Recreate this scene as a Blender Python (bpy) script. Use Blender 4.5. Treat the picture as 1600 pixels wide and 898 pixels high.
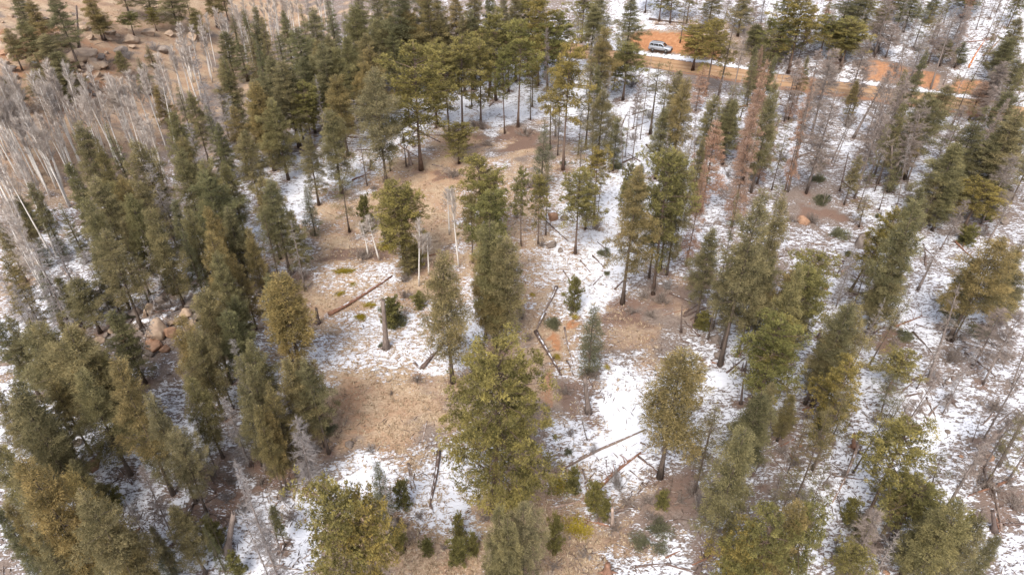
import bpy, math, random
import numpy as np
from mathutils import Vector

R = math.radians
sc = bpy.context.scene
for _o in list(bpy.data.objects):
    bpy.data.objects.remove(_o)
COL = sc.collection
rng = np.random.default_rng(11)
random.seed(11)

# ------------------------------------------------------------------ camera
H_CAM, PITCH, FPX, CX, CY = 48.0, R(36.7), 1081.0, 800.0, 449.0
cd = bpy.data.cameras.new("camera")
cam = bpy.data.objects.new("camera", cd)
COL.objects.link(cam)
cam.location = (0, 0, H_CAM)
cam.rotation_euler = (R(90) - PITCH, 0, 0)
cd.sensor_width = 36.0
cd.lens = FPX / 1600.0 * 36.0
cd.clip_start, cd.clip_end = 0.5, 9000.0
sc.camera = cam

# ------------------------------------------------------------------ light
SUN_EL, SUN_AZ = R(50), R(200)          # azimuth clockwise from +Y
world = bpy.data.worlds.new("World")
sc.world = world
world.use_nodes = True
wn = world.node_tree
sky = wn.nodes.new("ShaderNodeTexSky")
sky.sky_type = 'NISHITA'
sky.sun_disc = False
sky.sun_elevation = SUN_EL
sky.sun_rotation = SUN_AZ
sky.air_density, sky.dust_density, sky.ozone_density = 1.0, 7.0, 0.6
sky.altitude = 2700
bg = wn.nodes["Background"]
hs = wn.nodes.new("ShaderNodeHueSaturation")     # cloud veil: a paler, greyer sky
hs.inputs["Saturation"].default_value = 0.42
wn.links.new(sky.outputs[0], hs.inputs["Color"])
wn.links.new(hs.outputs[0], bg.inputs[0])
bg.inputs[1].default_value = 0.125
sl = bpy.data.lights.new("sun", 'SUN')
sl.energy = 1.5
sl.angle = R(28)
sl.color = (1.0, 0.95, 0.88)
sun = bpy.data.objects.new("sun", sl)
COL.objects.link(sun)
_d = Vector((math.sin(SUN_AZ) * math.cos(SUN_EL), math.cos(SUN_AZ) * math.cos(SUN_EL), math.sin(SUN_EL)))
sun.rotation_euler = _d.to_track_quat('Z', 'Y').to_euler()
sc.view_settings.view_transform = 'Standard'
sc.view_settings.look = 'None'
sc.view_settings.exposure = 1.75
sc.view_settings.gamma = 1.0

# ------------------------------------------------------------------ terrain
ROADX = np.array([-400, -60, -20, 9, 29, 50, 75, 95, 140, 220, 500.])
ROADY = np.array([230, 178, 167, 154, 142.5, 133, 122, 112, 92, 60, -40.])


def sstep(a, b, x):
    t = np.clip((x - a) / (b - a), 0, 1)
    return t * t * (3 - 2 * t)


def road_d(x, y):
    yr = (np.interp(x - 4, ROADX, ROADY) + np.interp(x, ROADX, ROADY) + np.interp(x + 4, ROADX, ROADY)) / 3
    return (y - yr) * 0.90


def wob(x, y, s, k):
    return (np.sin(x * s + 1.3 * k + 1.7 * np.sin(y * s * 0.7 + k)) * np.cos(y * s * 1.13 - 0.8 * k + 1.2 * np.sin(x * s * 0.61 + 2 * k)))


def Z(x, y):
    x = np.asarray(x, float)
    y = np.asarray(y, float)
    z = 0.55 * wob(x, y, 0.07, 1.0) + 0.22 * wob(x, y, 0.21, 2.3) + 0.07 * wob(x, y, 0.8, 4.1)
    # gully with the aspens and the rocky hillside beyond it
    xg = np.interp(y, [0, 30, 65, 110, 160, 230], [-84, -74, -60, -58, -58, -58])
    g = x - xg
    z = z - 4.5 * np.exp(-(g / 13.0) ** 2)
    up = np.maximum(0, -g - 7)
    z = z + 0.33 * up * (1 - np.exp(-up / 9.0)) * np.clip(1.3 - up / 400.0, 0.2, 1)
    # knoll of the boulder pile
    z = z + 1.6 * np.exp(-(((x + 34.5) / 6.5) ** 2 + ((y - 56) / 5.5) ** 2))
    # road bed, cut bank and the slope above the road
    d = road_d(x, y)
    bed = np.exp(-(d / 5.0) ** 4)
    zr = 0.5 * wob(x, y, 0.02, 0.4)
    wR = sstep(-45, 5, x)
    z = z * (1 - bed * wR) + zr * bed * wR
    bank = sstep(3.9, 8.2, d) * (2.7 + 0.8 * np.sin(x * 0.19 + 1.0))
    slope = 0.27 * np.maximum(0, d - 8.0) * np.clip(1.0 - d / 900.0, 0.3, 1)
    z = z + (bank + slope) * wR + 0.10 * np.maximum(0, d - 4) * (1 - wR)
    return z


SP, CP = math.sin(PITCH), math.cos(PITCH)


def ray(px, py):
    a, b = (px - CX) / FPX, -(py - CY) / FPX
    return np.array([a, b * SP + CP, b * CP - SP])


def hit(px, py, h=0.0):
    d = ray(px, py)
    t = np.arange(20.0, 420.0, 0.5)
    f = H_CAM + d[2] * t - Z(d[0] * t, d[1] * t) - h
    k = np.nonzero(f <= 0)[0]
    if len(k) == 0:
        tt = 420.0
    elif k[0] == 0:
        tt = 20.0
    else:
        i = k[0]
        tt = t[i - 1] + 0.5 * f[i - 1] / (f[i - 1] - f[i])
    return np.array([d[0] * tt, d[1] * tt, float(Z(d[0] * tt, d[1] * tt))])


def proj(x, y, z):
    """world -> photo pixel, with depth"""
    dy, dz = y, z - H_CAM
    dep = dy * CP - dz * SP
    v = dy * SP + dz * CP
    dep_ = np.where(np.abs(dep) < 1e-3, 1e-3, dep)
    return CX + FPX * x / dep_, CY - FPX * v / dep_, dep


NADIR = CY + FPX / math.tan(PITCH)
T3 = 1197.0 / 400.0

# ------------------------------------------------------------------ mesh helpers


class MB:
    """collects arrays of vertices and faces, builds one mesh"""

    def __init__(s):
        s.v, s.f, s.t, s.n = [], [], [], 0

    def add(s, V, F, tint=0.5):
        V = np.asarray(V, float).reshape(-1, 3)
        s.v.append(V)
        s.f.append(np.asarray(F, int) + s.n)
        s.t.append(np.broadcast_to(np.asarray(tint, float), (len(V),)).copy())
        s.n += len(V)

    def mesh(s, name, mat, smooth=False):
        m = bpy.data.meshes.new(name)
        V = np.concatenate(s.v)
        m.vertices.add(len(V))
        m.vertices.foreach_set("co", V.astype(np.float32).ravel())
        tot = np.concatenate([np.full(len(f), f.shape[1]) for f in s.f])
        idx = np.concatenate([f.ravel() for f in s.f])
        m.loops.add(len(idx))
        m.loops.foreach_set("vertex_index", idx.astype(np.int32))
        m.polygons.add(len(tot))
        st = np.concatenate([[0], np.cumsum(tot)[:-1]])
        m.polygons.foreach_set("loop_start", st.astype(np.int32))
        m.polygons.foreach_set("loop_total", tot.astype(np.int32))
        a = m.attributes.new("tint", 'FLOAT', 'POINT')
        a.data.foreach_set("value", np.concatenate(s.t).astype(np.float32))
        for k in (mat if isinstance(mat, (list, tuple)) else [mat]):
            m.materials.append(k)
        m.update(calc_edges=True)
        m.validate()
        if smooth:
            m.polygons.foreach_set("use_smooth", np.ones(len(tot), bool))
        return m

    def tube(s, P, rad, k=6, tint=0.5, caps=True):
        P = np.asarray(P, float)
        n = len(P)
        rad = np.broadcast_to(np.asarray(rad, float), (n,))
        tg = np.gradient(P, axis=0)
        tg /= np.linalg.norm(tg, axis=1)[:, None] + 1e-9
        ref = np.array([0, 0, 1.0]) if abs(tg[0, 2]) < 0.8 else np.array([1.0, 0, 0])
        u = np.cross(tg, ref)
        u /= np.linalg.norm(u, axis=1)[:, None] + 1e-9
        w = np.cross(tg, u)
        an = np.arange(k) / k * 2 * math.pi
        V = P[:, None, :] + rad[:, None, None] * (np.cos(an)[None, :, None] * u[:, None, :] + np.sin(an)[None, :, None] * w[:, None, :])
        i = np.arange(n - 1)[:, None] * k
        j = np.arange(k)[None, :]
        j2 = (j + 1) % k
        F = np.stack([i + j, i + j2, i + k + j2, i + k + j], -1).reshape(-1, 4)
        s.add(V.reshape(-1, 3), F, tint)
        if caps:
            base = s.n - n * k
            s.f.append(np.array([[base + q for q in range(k)][::-1]]))
            s.f.append(np.array([[base + (n - 1) * k + q for q in range(k)]]))

    def tris(s, A, B, C, tint):
        """n loose triangles"""
        n = len(A)
        V = np.stack([A, B, C], 1).reshape(-1, 3)
        s.add(V, np.arange(3 * n).reshape(n, 3), np.repeat(np.broadcast_to(tint, (n,)), 3))

    def rhombs(s, A, M1, M2, C, tint):
        n = len(A)
        V = np.stack([A, M1, C, M2], 1).reshape(-1, 3)
        s.add(V, np.arange(4 * n).reshape(n, 4), np.repeat(np.broadcast_to(tint, (n,)), 4))


def nrm(a):
    return a / (np.linalg.norm(a, axis=-1, keepdims=True) + 1e-9)


# ------------------------------------------------------------------ materials


def mat_new(name):
    m = bpy.data.materials.new(name)
    m.use_nodes = True
    nt = m.node_tree
    b = nt.nodes["Principled BSDF"]
    b.inputs["Roughness"].default_value = 0.85
    b.inputs["Specular IOR Level"].default_value = 0.2
    return m, nt, b


def node(nt, t, **kw):
    n = nt.nodes.new(t)
    for k, v in kw.items():
        setattr(n, k, v)
    return n


def ramp(nt, fac, stops):
    n = nt.nodes.new("ShaderNodeValToRGB")
    e = n.color_ramp.elements
    while len(e) < len(stops):
        e.new(0.5)
    for el, (p, c) in zip(e, stops):
        el.position = p
        el.color = (*c, 1)
    nt.links.new(fac, n.inputs[0])
    return n.outputs[0]


def noise(nt, scale, detail=3, rough=0.6, vec=None, dist=0.0):
    n = nt.nodes.new("ShaderNodeTexNoise")
    n.inputs["Scale"].default_value = scale
    n.inputs["Detail"].default_value = detail
    n.inputs["Roughness"].default_value = rough
    n.inputs["Distortion"].default_value = dist
    if vec is not None:
        nt.links.new(vec, n.inputs["Vector"])
    return n.outputs[0]


def objco(nt, scale=None):
    t = nt.nodes.new("ShaderNodeTexCoord").outputs["Object"]
    if scale:
        mp = nt.nodes.new("ShaderNodeMapping")
        mp.inputs["Scale"].default_value = scale
        nt.links.new(t, mp.inputs[0])
        return mp.outputs[0]
    return t


def mixc(nt, fac, a, b, mode='MIX'):
    n = nt.nodes.new("ShaderNodeMix")
    n.data_type = 'RGBA'
    n.blend_type = mode
    for i, v in ((0, fac), (6, a), (7, b)):
        if hasattr(v, "is_linked"):
            nt.links.new(v, n.inputs[i])
        elif i == 0:
            n.inputs[0].default_value = v
        else:
            n.inputs[i].default_value = (*v, 1)
    return n.outputs[2]


def mth(nt, op, a, b=None, c=None, clamp=False):
    n = nt.nodes.new("ShaderNodeMath")
    n.operation = op
    n.use_clamp = clamp
    for i, v in enumerate((a, b, c)):
        if v is None:
            continue
        if hasattr(v, "is_linked"):
            nt.links.new(v, n.inputs[i])
        else:
            n.inputs[i].default_value = v
    return n.outputs[0]


def attr(nt, name, out="Fac"):
    n = nt.nodes.new("ShaderNodeAttribute")
    n.attribute_name = name
    return n.outputs[out]


def bump(nt, b, h, strength=0.5, dist=0.05):
    n = nt.nodes.new("ShaderNodeBump")
    n.inputs["Strength"].default_value = strength
    n.inputs["Distance"].default_value = dist
    nt.links.new(h, n.inputs["Height"])
    nt.links.new(n.outputs[0], b.inputs["Normal"])


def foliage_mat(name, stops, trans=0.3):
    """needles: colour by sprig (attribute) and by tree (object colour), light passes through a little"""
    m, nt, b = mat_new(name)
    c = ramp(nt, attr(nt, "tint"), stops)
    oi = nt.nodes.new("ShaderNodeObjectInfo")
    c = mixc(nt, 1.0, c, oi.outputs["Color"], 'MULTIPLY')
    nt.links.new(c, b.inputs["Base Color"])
    b.inputs["Roughness"].default_value = 0.7
    tr = nt.nodes.new("ShaderNodeBsdfTranslucent")
    nt.links.new(c, tr.inputs[0])
    mx = nt.nodes.new("ShaderNodeMixShader")
    mx.inputs[0].default_value = trans
    nt.links.new(b.outputs[0], mx.inputs[1])
    nt.links.new(tr.outputs[0], mx.inputs[2])
    nt.links.new(mx.outputs[0], nt.nodes["Material Output"].inputs[0])
    return m


def bark_mat(name, dark, light, snow=0.0, sc_=6.0, stretch=0.25, objcol=False):
    m, nt, b = mat_new(name)
    co = objco(nt, (1, 1, stretch))
    n1 = noise(nt, sc_, 5, 0.7, co)
    c = ramp(nt, n1, [(0.3, dark), (0.7, light)])
    if objcol:
        oi = nt.nodes.new("ShaderNodeObjectInfo")
        c = mixc(nt, 1.0, c, oi.outputs["Color"], 'MULTIPLY')
    if snow > 0:
        g = nt.nodes.new("ShaderNodeNewGeometry")
        sx = nt.nodes.new("ShaderNodeSeparateXYZ")
        nt.links.new(g.outputs["Normal"], sx.inputs[0])
        f = mth(nt, 'ADD', sx.outputs[2], mth(nt, 'MULTIPLY', noise(nt, 1.7, 3, 0.6, objco(nt)), 1.1))
        f = mth(nt, 'MULTIPLY', mth(nt, 'SUBTRACT', f, 1.55 - 0.5 * snow), 8.0, clamp=True)
        c = mixc(nt, f, c, (0.64, 0.63, 0.65))
    nt.links.new(c, b.inputs["Base Color"])
    bump(nt, b, n1, 0.6, 0.03)
    return m


M = {}
M['fir'] = foliage_mat('fir_needles', [(0.0, (0.040, 0.040, 0.020)), (0.5, (0.215, 0.184, 0.095)), (1.0, (0.43, 0.35, 0.175))], 0.42)
M['pine'] = foliage_mat('pine_needles', [(0.0, (0.045, 0.045, 0.018)), (0.5, (0.232, 0.200, 0.085)), (1.0, (0.45, 0.375, 0.145))], 0.42)
M['blue'] = foliage_mat('spruce_needles', [(0.0, (0.052, 0.057, 0.038)), (0.5, (0.182, 0.176, 0.102)), (1.0, (0.34, 0.305, 0.172))], 0.42)
M['rust'] = foliage_mat('rusty_dead_needles', [(0.0, (0.15, 0.088, 0.058)), (0.5, (0.43, 0.262, 0.175)), (1.0, (0.60, 0.42, 0.31))])
M['greytwig'] = foliage_mat('grey_dead_twigs', [(0.0, (0.15, 0.128, 0.118)), (0.5, (0.27, 0.235, 0.215)), (1.0, (0.42, 0.375, 0.345))], 0.1)
M['aspentwig'] = foliage_mat('aspen_twigs', [(0.0, (0.30, 0.245, 0.205)), (0.5, (0.45, 0.385, 0.335)), (1.0, (0.62, 0.545, 0.485))], 0.1)
M['brush'] = foliage_mat('brush_twigs', [(0.0, (0.105, 0.078, 0.062)), (0.5, (0.225, 0.180, 0.150)), (1.0, (0.37, 0.305, 0.26))], 0.1)
M['mat_leaf'] = foliage_mat('low_shrub_leaves', [(0.0, (0.12, 0.09, 0.014)), (0.5, (0.31, 0.235, 0.028)), (1.0, (0.48, 0.37, 0.06))])
M['straw'] = foliage_mat('straw_grass', [(0.0, (0.20, 0.13, 0.078)), (0.5, (0.40, 0.29, 0.186)), (1.0, (0.58, 0.47, 0.335))], 0.25)
M['litter'] = foliage_mat('twig_litter', [(0.0, (0.07, 0.048, 0.038)), (0.5, (0.15, 0.108, 0.085)), (1.0, (0.27, 0.21, 0.17))], 0.0)
M['firbark'] = bark_mat('fir_bark', (0.055, 0.040, 0.032), (0.16, 0.118, 0.092))
M['pinebark'] = bark_mat('pine_bark', (0.065, 0.045, 0.036), (0.20, 0.135, 0.10), objcol=True)
M['aspenbark'] = bark_mat('aspen_bark', (0.46, 0.41, 0.36), (0.74, 0.69, 0.63), sc_=3.0, stretch=1.5)
M['deadbark'] = bark_mat('dead_bark', (0.10, 0.078, 0.066), (0.27, 0.215, 0.185), objcol=True)
M['log'] = bark_mat('log_wood', (0.095, 0.068, 0.055), (0.27, 0.205, 0.17), snow=0.06, objcol=True)


def rock_mat():
    m, nt, b = mat_new('granite')
    co = objco(nt)
    n1 = noise(nt, 1.1, 6, 0.65, co)
    n2 = noise(nt, 9.0, 4, 0.7, co)
    c = ramp(nt, n1, [(0.3, (0.20, 0.150, 0.120)), (0.5, (0.37, 0.285, 0.222)), (0.72, (0.50, 0.415, 0.34))])
    c = mixc(nt, mth(nt, 'MULTIPLY', n2, 0.55), c, (0.13, 0.11, 0.10))
    oi = nt.nodes.new("ShaderNodeObjectInfo")
    c = mixc(nt, 1.0, c, oi.outputs["Color"], 'MULTIPLY')
    g = nt.nodes.new("ShaderNodeNewGeometry")
    sx = nt.nodes.new("ShaderNodeSeparateXYZ")
    nt.links.new(g.outputs["Normal"], sx.inputs[0])
    f = mth(nt, 'ADD', sx.outputs[2], mth(nt, 'MULTIPLY', noise(nt, 0.9, 4, 0.6, co), 0.9))
    f = mth(nt, 'ADD', f, mth(nt, 'MULTIPLY', oi.outputs["Alpha"], 0.5))
    f = mth(nt, 'MULTIPLY', mth(nt, 'SUBTRACT', f, 1.72), 7.0, clamp=True)
    c = mixc(nt, f, c, (0.64, 0.63, 0.65))
    nt.links.new(c, b.inputs["Base Color"])
    bump(nt, b, mth(nt, 'ADD', n1, mth(nt, 'MULTIPLY', n2, 0.3)), 0.8, 0.15)
    return m


M['rock'] = rock_mat()


def plain(name, col, rough=0.5, metal=0.0, spec=0.5):
    m, nt, b = mat_new(name)
    co = objco(nt)
    n1 = noise(nt, 3.0, 3, 0.6, co)
    c = mixc(nt, mth(nt, 'MULTIPLY', n1, 0.3), col, tuple(0.55 * k for k in col))
    nt.links.new(c, b.inputs["Base Color"])
    b.inputs["Roughness"].default_value = rough
    b.inputs["Metallic"].default_value = metal
    b.inputs["Specular IOR Level"].default_value = spec
    return m


# ------------------------------------------------------------------ ground
SNOW = [
    "11213100014445555567877788787878", "22111001355555556777744448888888",
    "23000013555556777777855688885586", "32012224556678888878888878888888",
    "21124445566777842478888888887777", "43335556788752125677888777888777",
    "56655566784421655788888762787766", "67666677742262645788887777788877",
    "67766676545562565788778467787788", "67666666424675774787446787878888",
    "87554456666777873475468888888888", "87655577677778723777998887887777",
    "67666677664222252489988888889888", "78877776641113653799888878899987",
    "68877775645968863788877778899877", "66687788789988863577556678888887",
    "66667788886357852246667788888778", "66667888883112432257887777777678"]
for _r in SNOW:
    assert len(_r) == 32, (_r, len(_r))
SNOW[7] = SNOW[7][:9] + "5456" + SNOW[7][13:]
SNOW[8] = SNOW[8][:9] + "6667" + SNOW[8][13:]
SNOW[9] = SNOW[9][:8] + "5357" + SNOW[9][12:]
SNOW[4] = SNOW[4][:12] + "8536" + SNOW[4][16:]
SNOW[5] = SNOW[5][:11] + "74335" + SNOW[5][16:]
SNOW[6] = SNOW[6][:13] + "365" + SNOW[6][16:]
SNOW[11] = SNOW[11][:20] + "899" + SNOW[11][23:]
SNOW[12] = SNOW[12][:18] + "999" + SNOW[12][21:]
SNOW[13] = SNOW[13][:17] + "899" + SNOW[13][20:]
SNOWG = np.array([[int(c) for c in r] for r in SNOW], float)


def snow_at(px, py):
    u = np.clip((px - 25) / 50.0, 0, 30.999)
    v = np.clip((py - 25) / 50.0, 0, 16.999)
    i, j = u.astype(int), v.astype(int)
    a, b = u - i, v - j
    S = SNOWG
    s = S[j, i] * (1 - a) * (1 - b) + S[j, i + 1] * a * (1 - b) + S[j + 1, i] * (1 - a) * b + S[j + 1, i + 1] * a * b
    return (s - 0.9 * sstep(980, 1080, px) * (s > 4) * (1 - sstep(8.1, 8.8, s))) / 9.0


# blobs given where they lie in the photograph: x, y, rx, ry, strength
SOIL = [(893, 507, 17, 9, .75), (864, 527, 12, 14, .75), (858, 615, 11, 36, .55), (848, 660, 12, 30, .35), (600, 640, 90, 40, .30), (545, 650, 25, 50, .45),
        (530, 480, 40, 8, .35), (685, 275, 60, 22, .36), (740, 222, 45, 12, .36), (620, 300, 40, 16, .3), (120, 145, 50, 25, .6), (40, 70, 40, 40, .6),
        (210, 60, 90, 40, .35), (150, 100, 40, 30, .5), (330, 15, 90, 20, .2), (860, 775, 20, 20, .3), (1540, 175, 40, 10, .6), (1180, 250, 20, 20, .2), (560, 625, 20, 8, .4), (670, 375, 40, 12, .3)]
DUFF = [(110, 70, 130, 55, .55), (250, 60, 70, 40, .45), (60, 150, 80, 40, .5), (200, 130, 60, 50, .5), (985, 490, 42, 18, .9), (1085, 440, 45, 25, .8), (1270, 335, 45, 16, 1), (905, 640, 30, 45, .7), (1075, 775, 60, 30, .7), (1010, 790, 40, 20, .5),
        (1100, 850, 30, 25, .5), (430, 730, 35, 40, .9), (350, 780, 50, 40, .8), (470, 700, 30, 30, .8), (660, 415, 40, 12, .7), (640, 455, 35, 20, .5),
        (820, 225, 30, 12, .9), (750, 215, 25, 8, .8), (815, 212, 30, 12, .9), (700, 272, 22, 10, .9), (1395, 535, 25, 14, 1), (1040, 470, 50, 20, .6), (965, 520, 60, 40, .5), (1000, 560, 60, 20, .3),
        (885, 850, 40, 50, .5), (820, 700, 30, 60, .4), (560, 400, 45, 12, .8), (590, 395, 35, 10, .7), (760, 365, 40, 12, .5), (690, 590, 50, 12, .5), (1250, 690, 40, 20, .5), (1290, 640, 40, 15, .6),
        (1560, 610, 40, 25, .4), (1580, 790, 40, 40, .6), (1480, 560, 30, 30, .5), (1360, 470, 30, 20, .4), (1130, 560, 30, 15, .4), (60, 590, 60, 14, .8), (20, 560, 30, 10, .7), (920, 890, 50, 20, .5), (985, 840, 50, 25, .6), (1030, 815, 45, 22, .5), (1420, 790, 60, 40, .4), (1230, 700, 60, 60, .5), (1500, 330, 50, 30, .4), (1340, 270, 60, 30, .4), (1150, 290, 40, 40, .4)]


CLEAR = [(620, 450, 180, 210, 1), (600, 640, 150, 110, 1), (700, 840, 200, 90, 1), (680, 290, 170, 90, 1), (890, 460, 120, 190, .8), (900, 820, 110, 110, .8), (150, 70, 260, 140, 1), (60, 230, 150, 90, .8),
         (360, 10, 130, 50, 1), (30, 380, 60, 120, .6), (1040, 60, 120, 30, .6), (40, 580, 60, 30, .7)]


def blobs(px, py, lst, wx, wy):
    o = np.zeros_like(px)
    for x, y, rx, ry, s in lst:
        q = ((px + wx * rx * 0.6 - x) / rx) ** 2 + ((py + wy * ry * 0.6 - y) / ry) ** 2
        o = np.maximum(o, s * (1 - sstep(0.35, 1.6, q)))
    return o


TREE_BASES = []        # filled by the tree section, used for needle litter under the crowns


def build_ground():
    def axis(a, b, st, lo, hi):
        c = list(np.arange(a, b + 1e-6, st))
        s = st
        while c[-1] < hi:
            s *= 1.35
            c.append(c[-1] + s)
        s = st
        while c[0] > lo:
            s *= 1.35
            c.insert(0, c[0] - s)
        return np.array(c)
    xs = axis(-125, 125, 0.56, -4000, 4000)
    ys = axis(18, 215, 0.56, -2500, 6000)
    X, Y = np.meshgrid(xs, ys)
    X, Y = X.ravel(), Y.ravel()
    z = Z(X, Y)
    px, py, dep = proj(X, Y, z)
    w1, w2 = wob(X, Y, 0.55, 1.1) + 0.5 * wob(X, Y, 1.7, 0.2), wob(X, Y, 0.6, 5.2) + 0.5 * wob(X, Y, 1.5, 3.3)
    inside = (dep > 5) & (px > -300) & (px < 1900) & (py > -250) & (py < 1100)
    s = np.where(inside, snow_at(px + 14 * w1, py + 9 * w2), 0.62 + 0.2 * wob(X, Y, 0.05, 2.0))
    pxs, pys = np.where(inside, px, -9999.), np.where(inside, py, -9999.)
    so = blobs(pxs, pys, SOIL, w1, w2)
    du = blobs(pxs, pys, DUFF, w1, w2)
    cl = blobs(pxs, pys, CLEAR, w1, w2)
    # needle litter round each trunk
    grid = {}
    d = road_d(X, Y)
    nx, ny = len(xs), len(ys)
    for bx, by, rr in TREE_BASES:
        i0, i1 = np.searchsorted(xs, bx - rr), np.searchsorted(xs, bx + rr)
        j0, j1 = np.searchsorted(ys, by - rr), np.searchsorted(ys, by + rr)
        if i1 <= i0 or j1 <= j0:
            continue
        gx, gy = np.meshgrid(np.arange(i0, min(i1, nx)), np.arange(j0, min(j1, ny)))
        k = (gy * nx + gx).ravel()
        q = np.hypot(X[k] - bx, Y[k] - by) / rr + 0.25 * w1[k]
        du[k] = np.maximum(du[k], 0.75 * (1 - sstep(0.15, 1.0, q)))
    # hillside beyond the gully is bare tan grass and grit
    # road and bank
    onroad = sstep(-20, 0, X)
    road = (1 - sstep(2.9, 3.5, np.abs(d + 0.25 * w1))) * onroad
    berm = (1 - sstep(0.5, 1.1, np.abs(d - 4.1 + 0.3 * w2))) * onroad
    near = (1 - sstep(0.6, 1.6, np.abs(d + 4.3 + 0.5 * w2))) * onroad
    bankm = sstep(4.6, 5.3, d) * (1 - sstep(8.0, 9.6, d + 0.8 * w1)) * onroad
    bk = np.zeros_like(px)
    for x0, x1 in ((985, 1120), (1352, 1465), (1492, 1535)):
        bk = np.maximum(bk, sstep(x0 - 8, x0 + 10, px + 14 * w1) * (1 - sstep(x1 - 10, x1 + 8, px + 14 * w1)))
    bankm = bankm * bk
    far = sstep(1300, 1360, px)
    so = np.maximum(so, np.maximum(road, bankm * (0.9 - 0.25 * far)))
    so = np.maximum(so, near * 0.6)
    s = s + 0.07 * cl * (s < 0.35) * (pys > 120)
    s = np.where(road > 0.5, 0.0, s)
    s = s * (1 - 0.96 * np.clip(bankm, 0, 1)) * (1 - 0.35 * near)
    s = np.maximum(s, 0.97 * berm * (d > 3))
    s = s * (1 - 0.45 * du) * (1 - np.clip(so, 0, 1) * 0.8 * (berm < 0.3))
    m = bpy.data.meshes.new("ground")
    m.vertices.add(nx * ny)
    m.vertices.foreach_set("co", np.stack([X, Y, z], 1).astype(np.float32).ravel())
    i = np.arange(nx - 1)[None, :]
    j = np.arange(ny - 1)[:, None] * nx
    F = np.stack([j + i, j + i + 1, j + nx + i + 1, j + nx + i], -1).reshape(-1, 4)
    m.loops.add(F.size)
    m.loops.foreach_set("vertex_index", F.astype(np.int32).ravel())
    m.polygons.add(len(F))
    m.polygons.foreach_set("loop_start", (np.arange(len(F)) * 4).astype(np.int32))
    m.polygons.foreach_set("loop_total", np.full(len(F), 4, np.int32))
    m.polygons.foreach_set("use_smooth", np.ones(len(F), bool))
    for nm, val in (("snow", s), ("soil", so), ("duff", du), ("roadbed", road), ("clear", cl), ("roadx", d / 20 + 0.5)):
        a = m.attributes.new(nm, 'FLOAT', 'POINT')
        a.data.foreach_set("value", np.clip(val, 0, 1).astype(np.float32))
    m.update(calc_edges=True)
    mt, nt, b = mat_new('snowy_forest_floor')
    tc = nt.nodes.new("ShaderNodeTexCoord").outputs["Object"]

    def mapped(scale, rot=0.0):
        mp = nt.nodes.new("ShaderNodeMapping")
        mp.inputs["Scale"].default_value = scale
        mp.inputs["Rotation"].default_value = (0, 0, rot)
        nt.links.new(tc, mp.inputs[0])
        return mp.outputs[0]
    nbig = noise(nt, 0.33, 4, 0.55, tc)
    nmid = noise(nt, 2.3, 4, 0.6, mapped((0.7, 1.3, 1), 0.2), 0.5)
    nfine = noise(nt, 6.5, 5, 0.65, mapped((0.7, 1.35, 1), -0.25), 0.4)
    ngrit = noise(nt, 16, 4, 0.7, tc)
    straw = ramp(nt, nfine, [(0.25, (0.20, 0.130, 0.080)), (0.48, (0.37, 0.262, 0.170)), (0.72, (0.54, 0.43, 0.315))])
    straw2 = ramp(nt, nfine, [(0.25, (0.17, 0.100, 0.062)), (0.5, (0.335, 0.212, 0.133)), (0.75, (0.47, 0.345, 0.24))])
    c = mixc(nt, ramp(nt, nbig, [(0.38, (0, 0, 0)), (0.62, (1, 1, 1))]), straw, straw2)
    duff = ramp(nt, ngrit, [(0.3, (0.085, 0.052, 0.039)), (0.5, (0.165, 0.102, 0.076)), (0.75, (0.27, 0.185, 0.138))])
    dm = mth(nt, 'MULTIPLY', mth(nt, 'SUBTRACT', mth(nt, 'ADD', attr(nt, "duff"), mth(nt, 'ADD', mth(nt, 'MULTIPLY', nfine, 0.6), mth(nt, 'MULTIPLY', nmid, 0.6))), 0.95), 2.2, clamp=True)
    floor = ramp(nt, nfine, [(0.25, (0.085, 0.062, 0.052)), (0.48, (0.175, 0.132, 0.108)), (0.75, (0.30, 0.24, 0.20))])
    c = mixc(nt, attr(nt, "clear"), floor, c)
    c = mixc(nt, dm, c, duff)
    soilc = ramp(nt, mth(nt, 'ADD', mth(nt, 'MULTIPLY', nmid, 0.6), mth(nt, 'MULTIPLY', ngrit, 0.4)), [(0.3, (0.19, 0.085, 0.042)), (0.5, (0.32, 0.150, 0.072)), (0.72, (0.43, 0.245, 0.140))])
    roadc = ramp(nt, mth(nt, 'ADD', mth(nt, 'MULTIPLY', nbig, 0.6), mth(nt, 'MULTIPLY', nfine, 0.4)), [(0.3, (0.30, 0.175, 0.092)), (0.7, (0.45, 0.285, 0.165))])
    rx = mth(nt, 'MULTIPLY', mth(nt, 'SUBTRACT', attr(nt, "roadx"), 0.5), 20.0)
    rut = mth(nt, 'SUBTRACT', 1.0, mth(nt, 'MULTIPLY', mth(nt, 'ABSOLUTE', mth(nt, 'SUBTRACT', mth(nt, 'ABSOLUTE', rx), 1.0)), 2.4), clamp=True)
    rut = mth(nt, 'MULTIPLY', rut, mth(nt, 'MULTIPLY_ADD', nbig, 1.6, -0.2, clamp=True))
    roadc = mixc(nt, rut, roadc, (0.20, 0.115, 0.066))
    crown_ = mth(nt, 'SUBTRACT', 1.0, mth(nt, 'MULTIPLY', mth(nt, 'ABSOLUTE', rx), 2.2), clamp=True)
    roadc = mixc(nt, mth(nt, 'MULTIPLY', crown_, mth(nt, 'MULTIPLY_ADD', nmid, 3.0, -1.3, clamp=True)), roadc, (0.47, 0.38, 0.30))
    sm = mth(nt, 'MULTIPLY', mth(nt, 'SUBTRACT', mth(nt, 'ADD', attr(nt, "soil"), mth(nt, 'ADD', mth(nt, 'MULTIPLY', nfine, 0.5), mth(nt, 'MULTIPLY', nmid, 0.5))), 0.82), 2.6, clamp=True)
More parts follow.
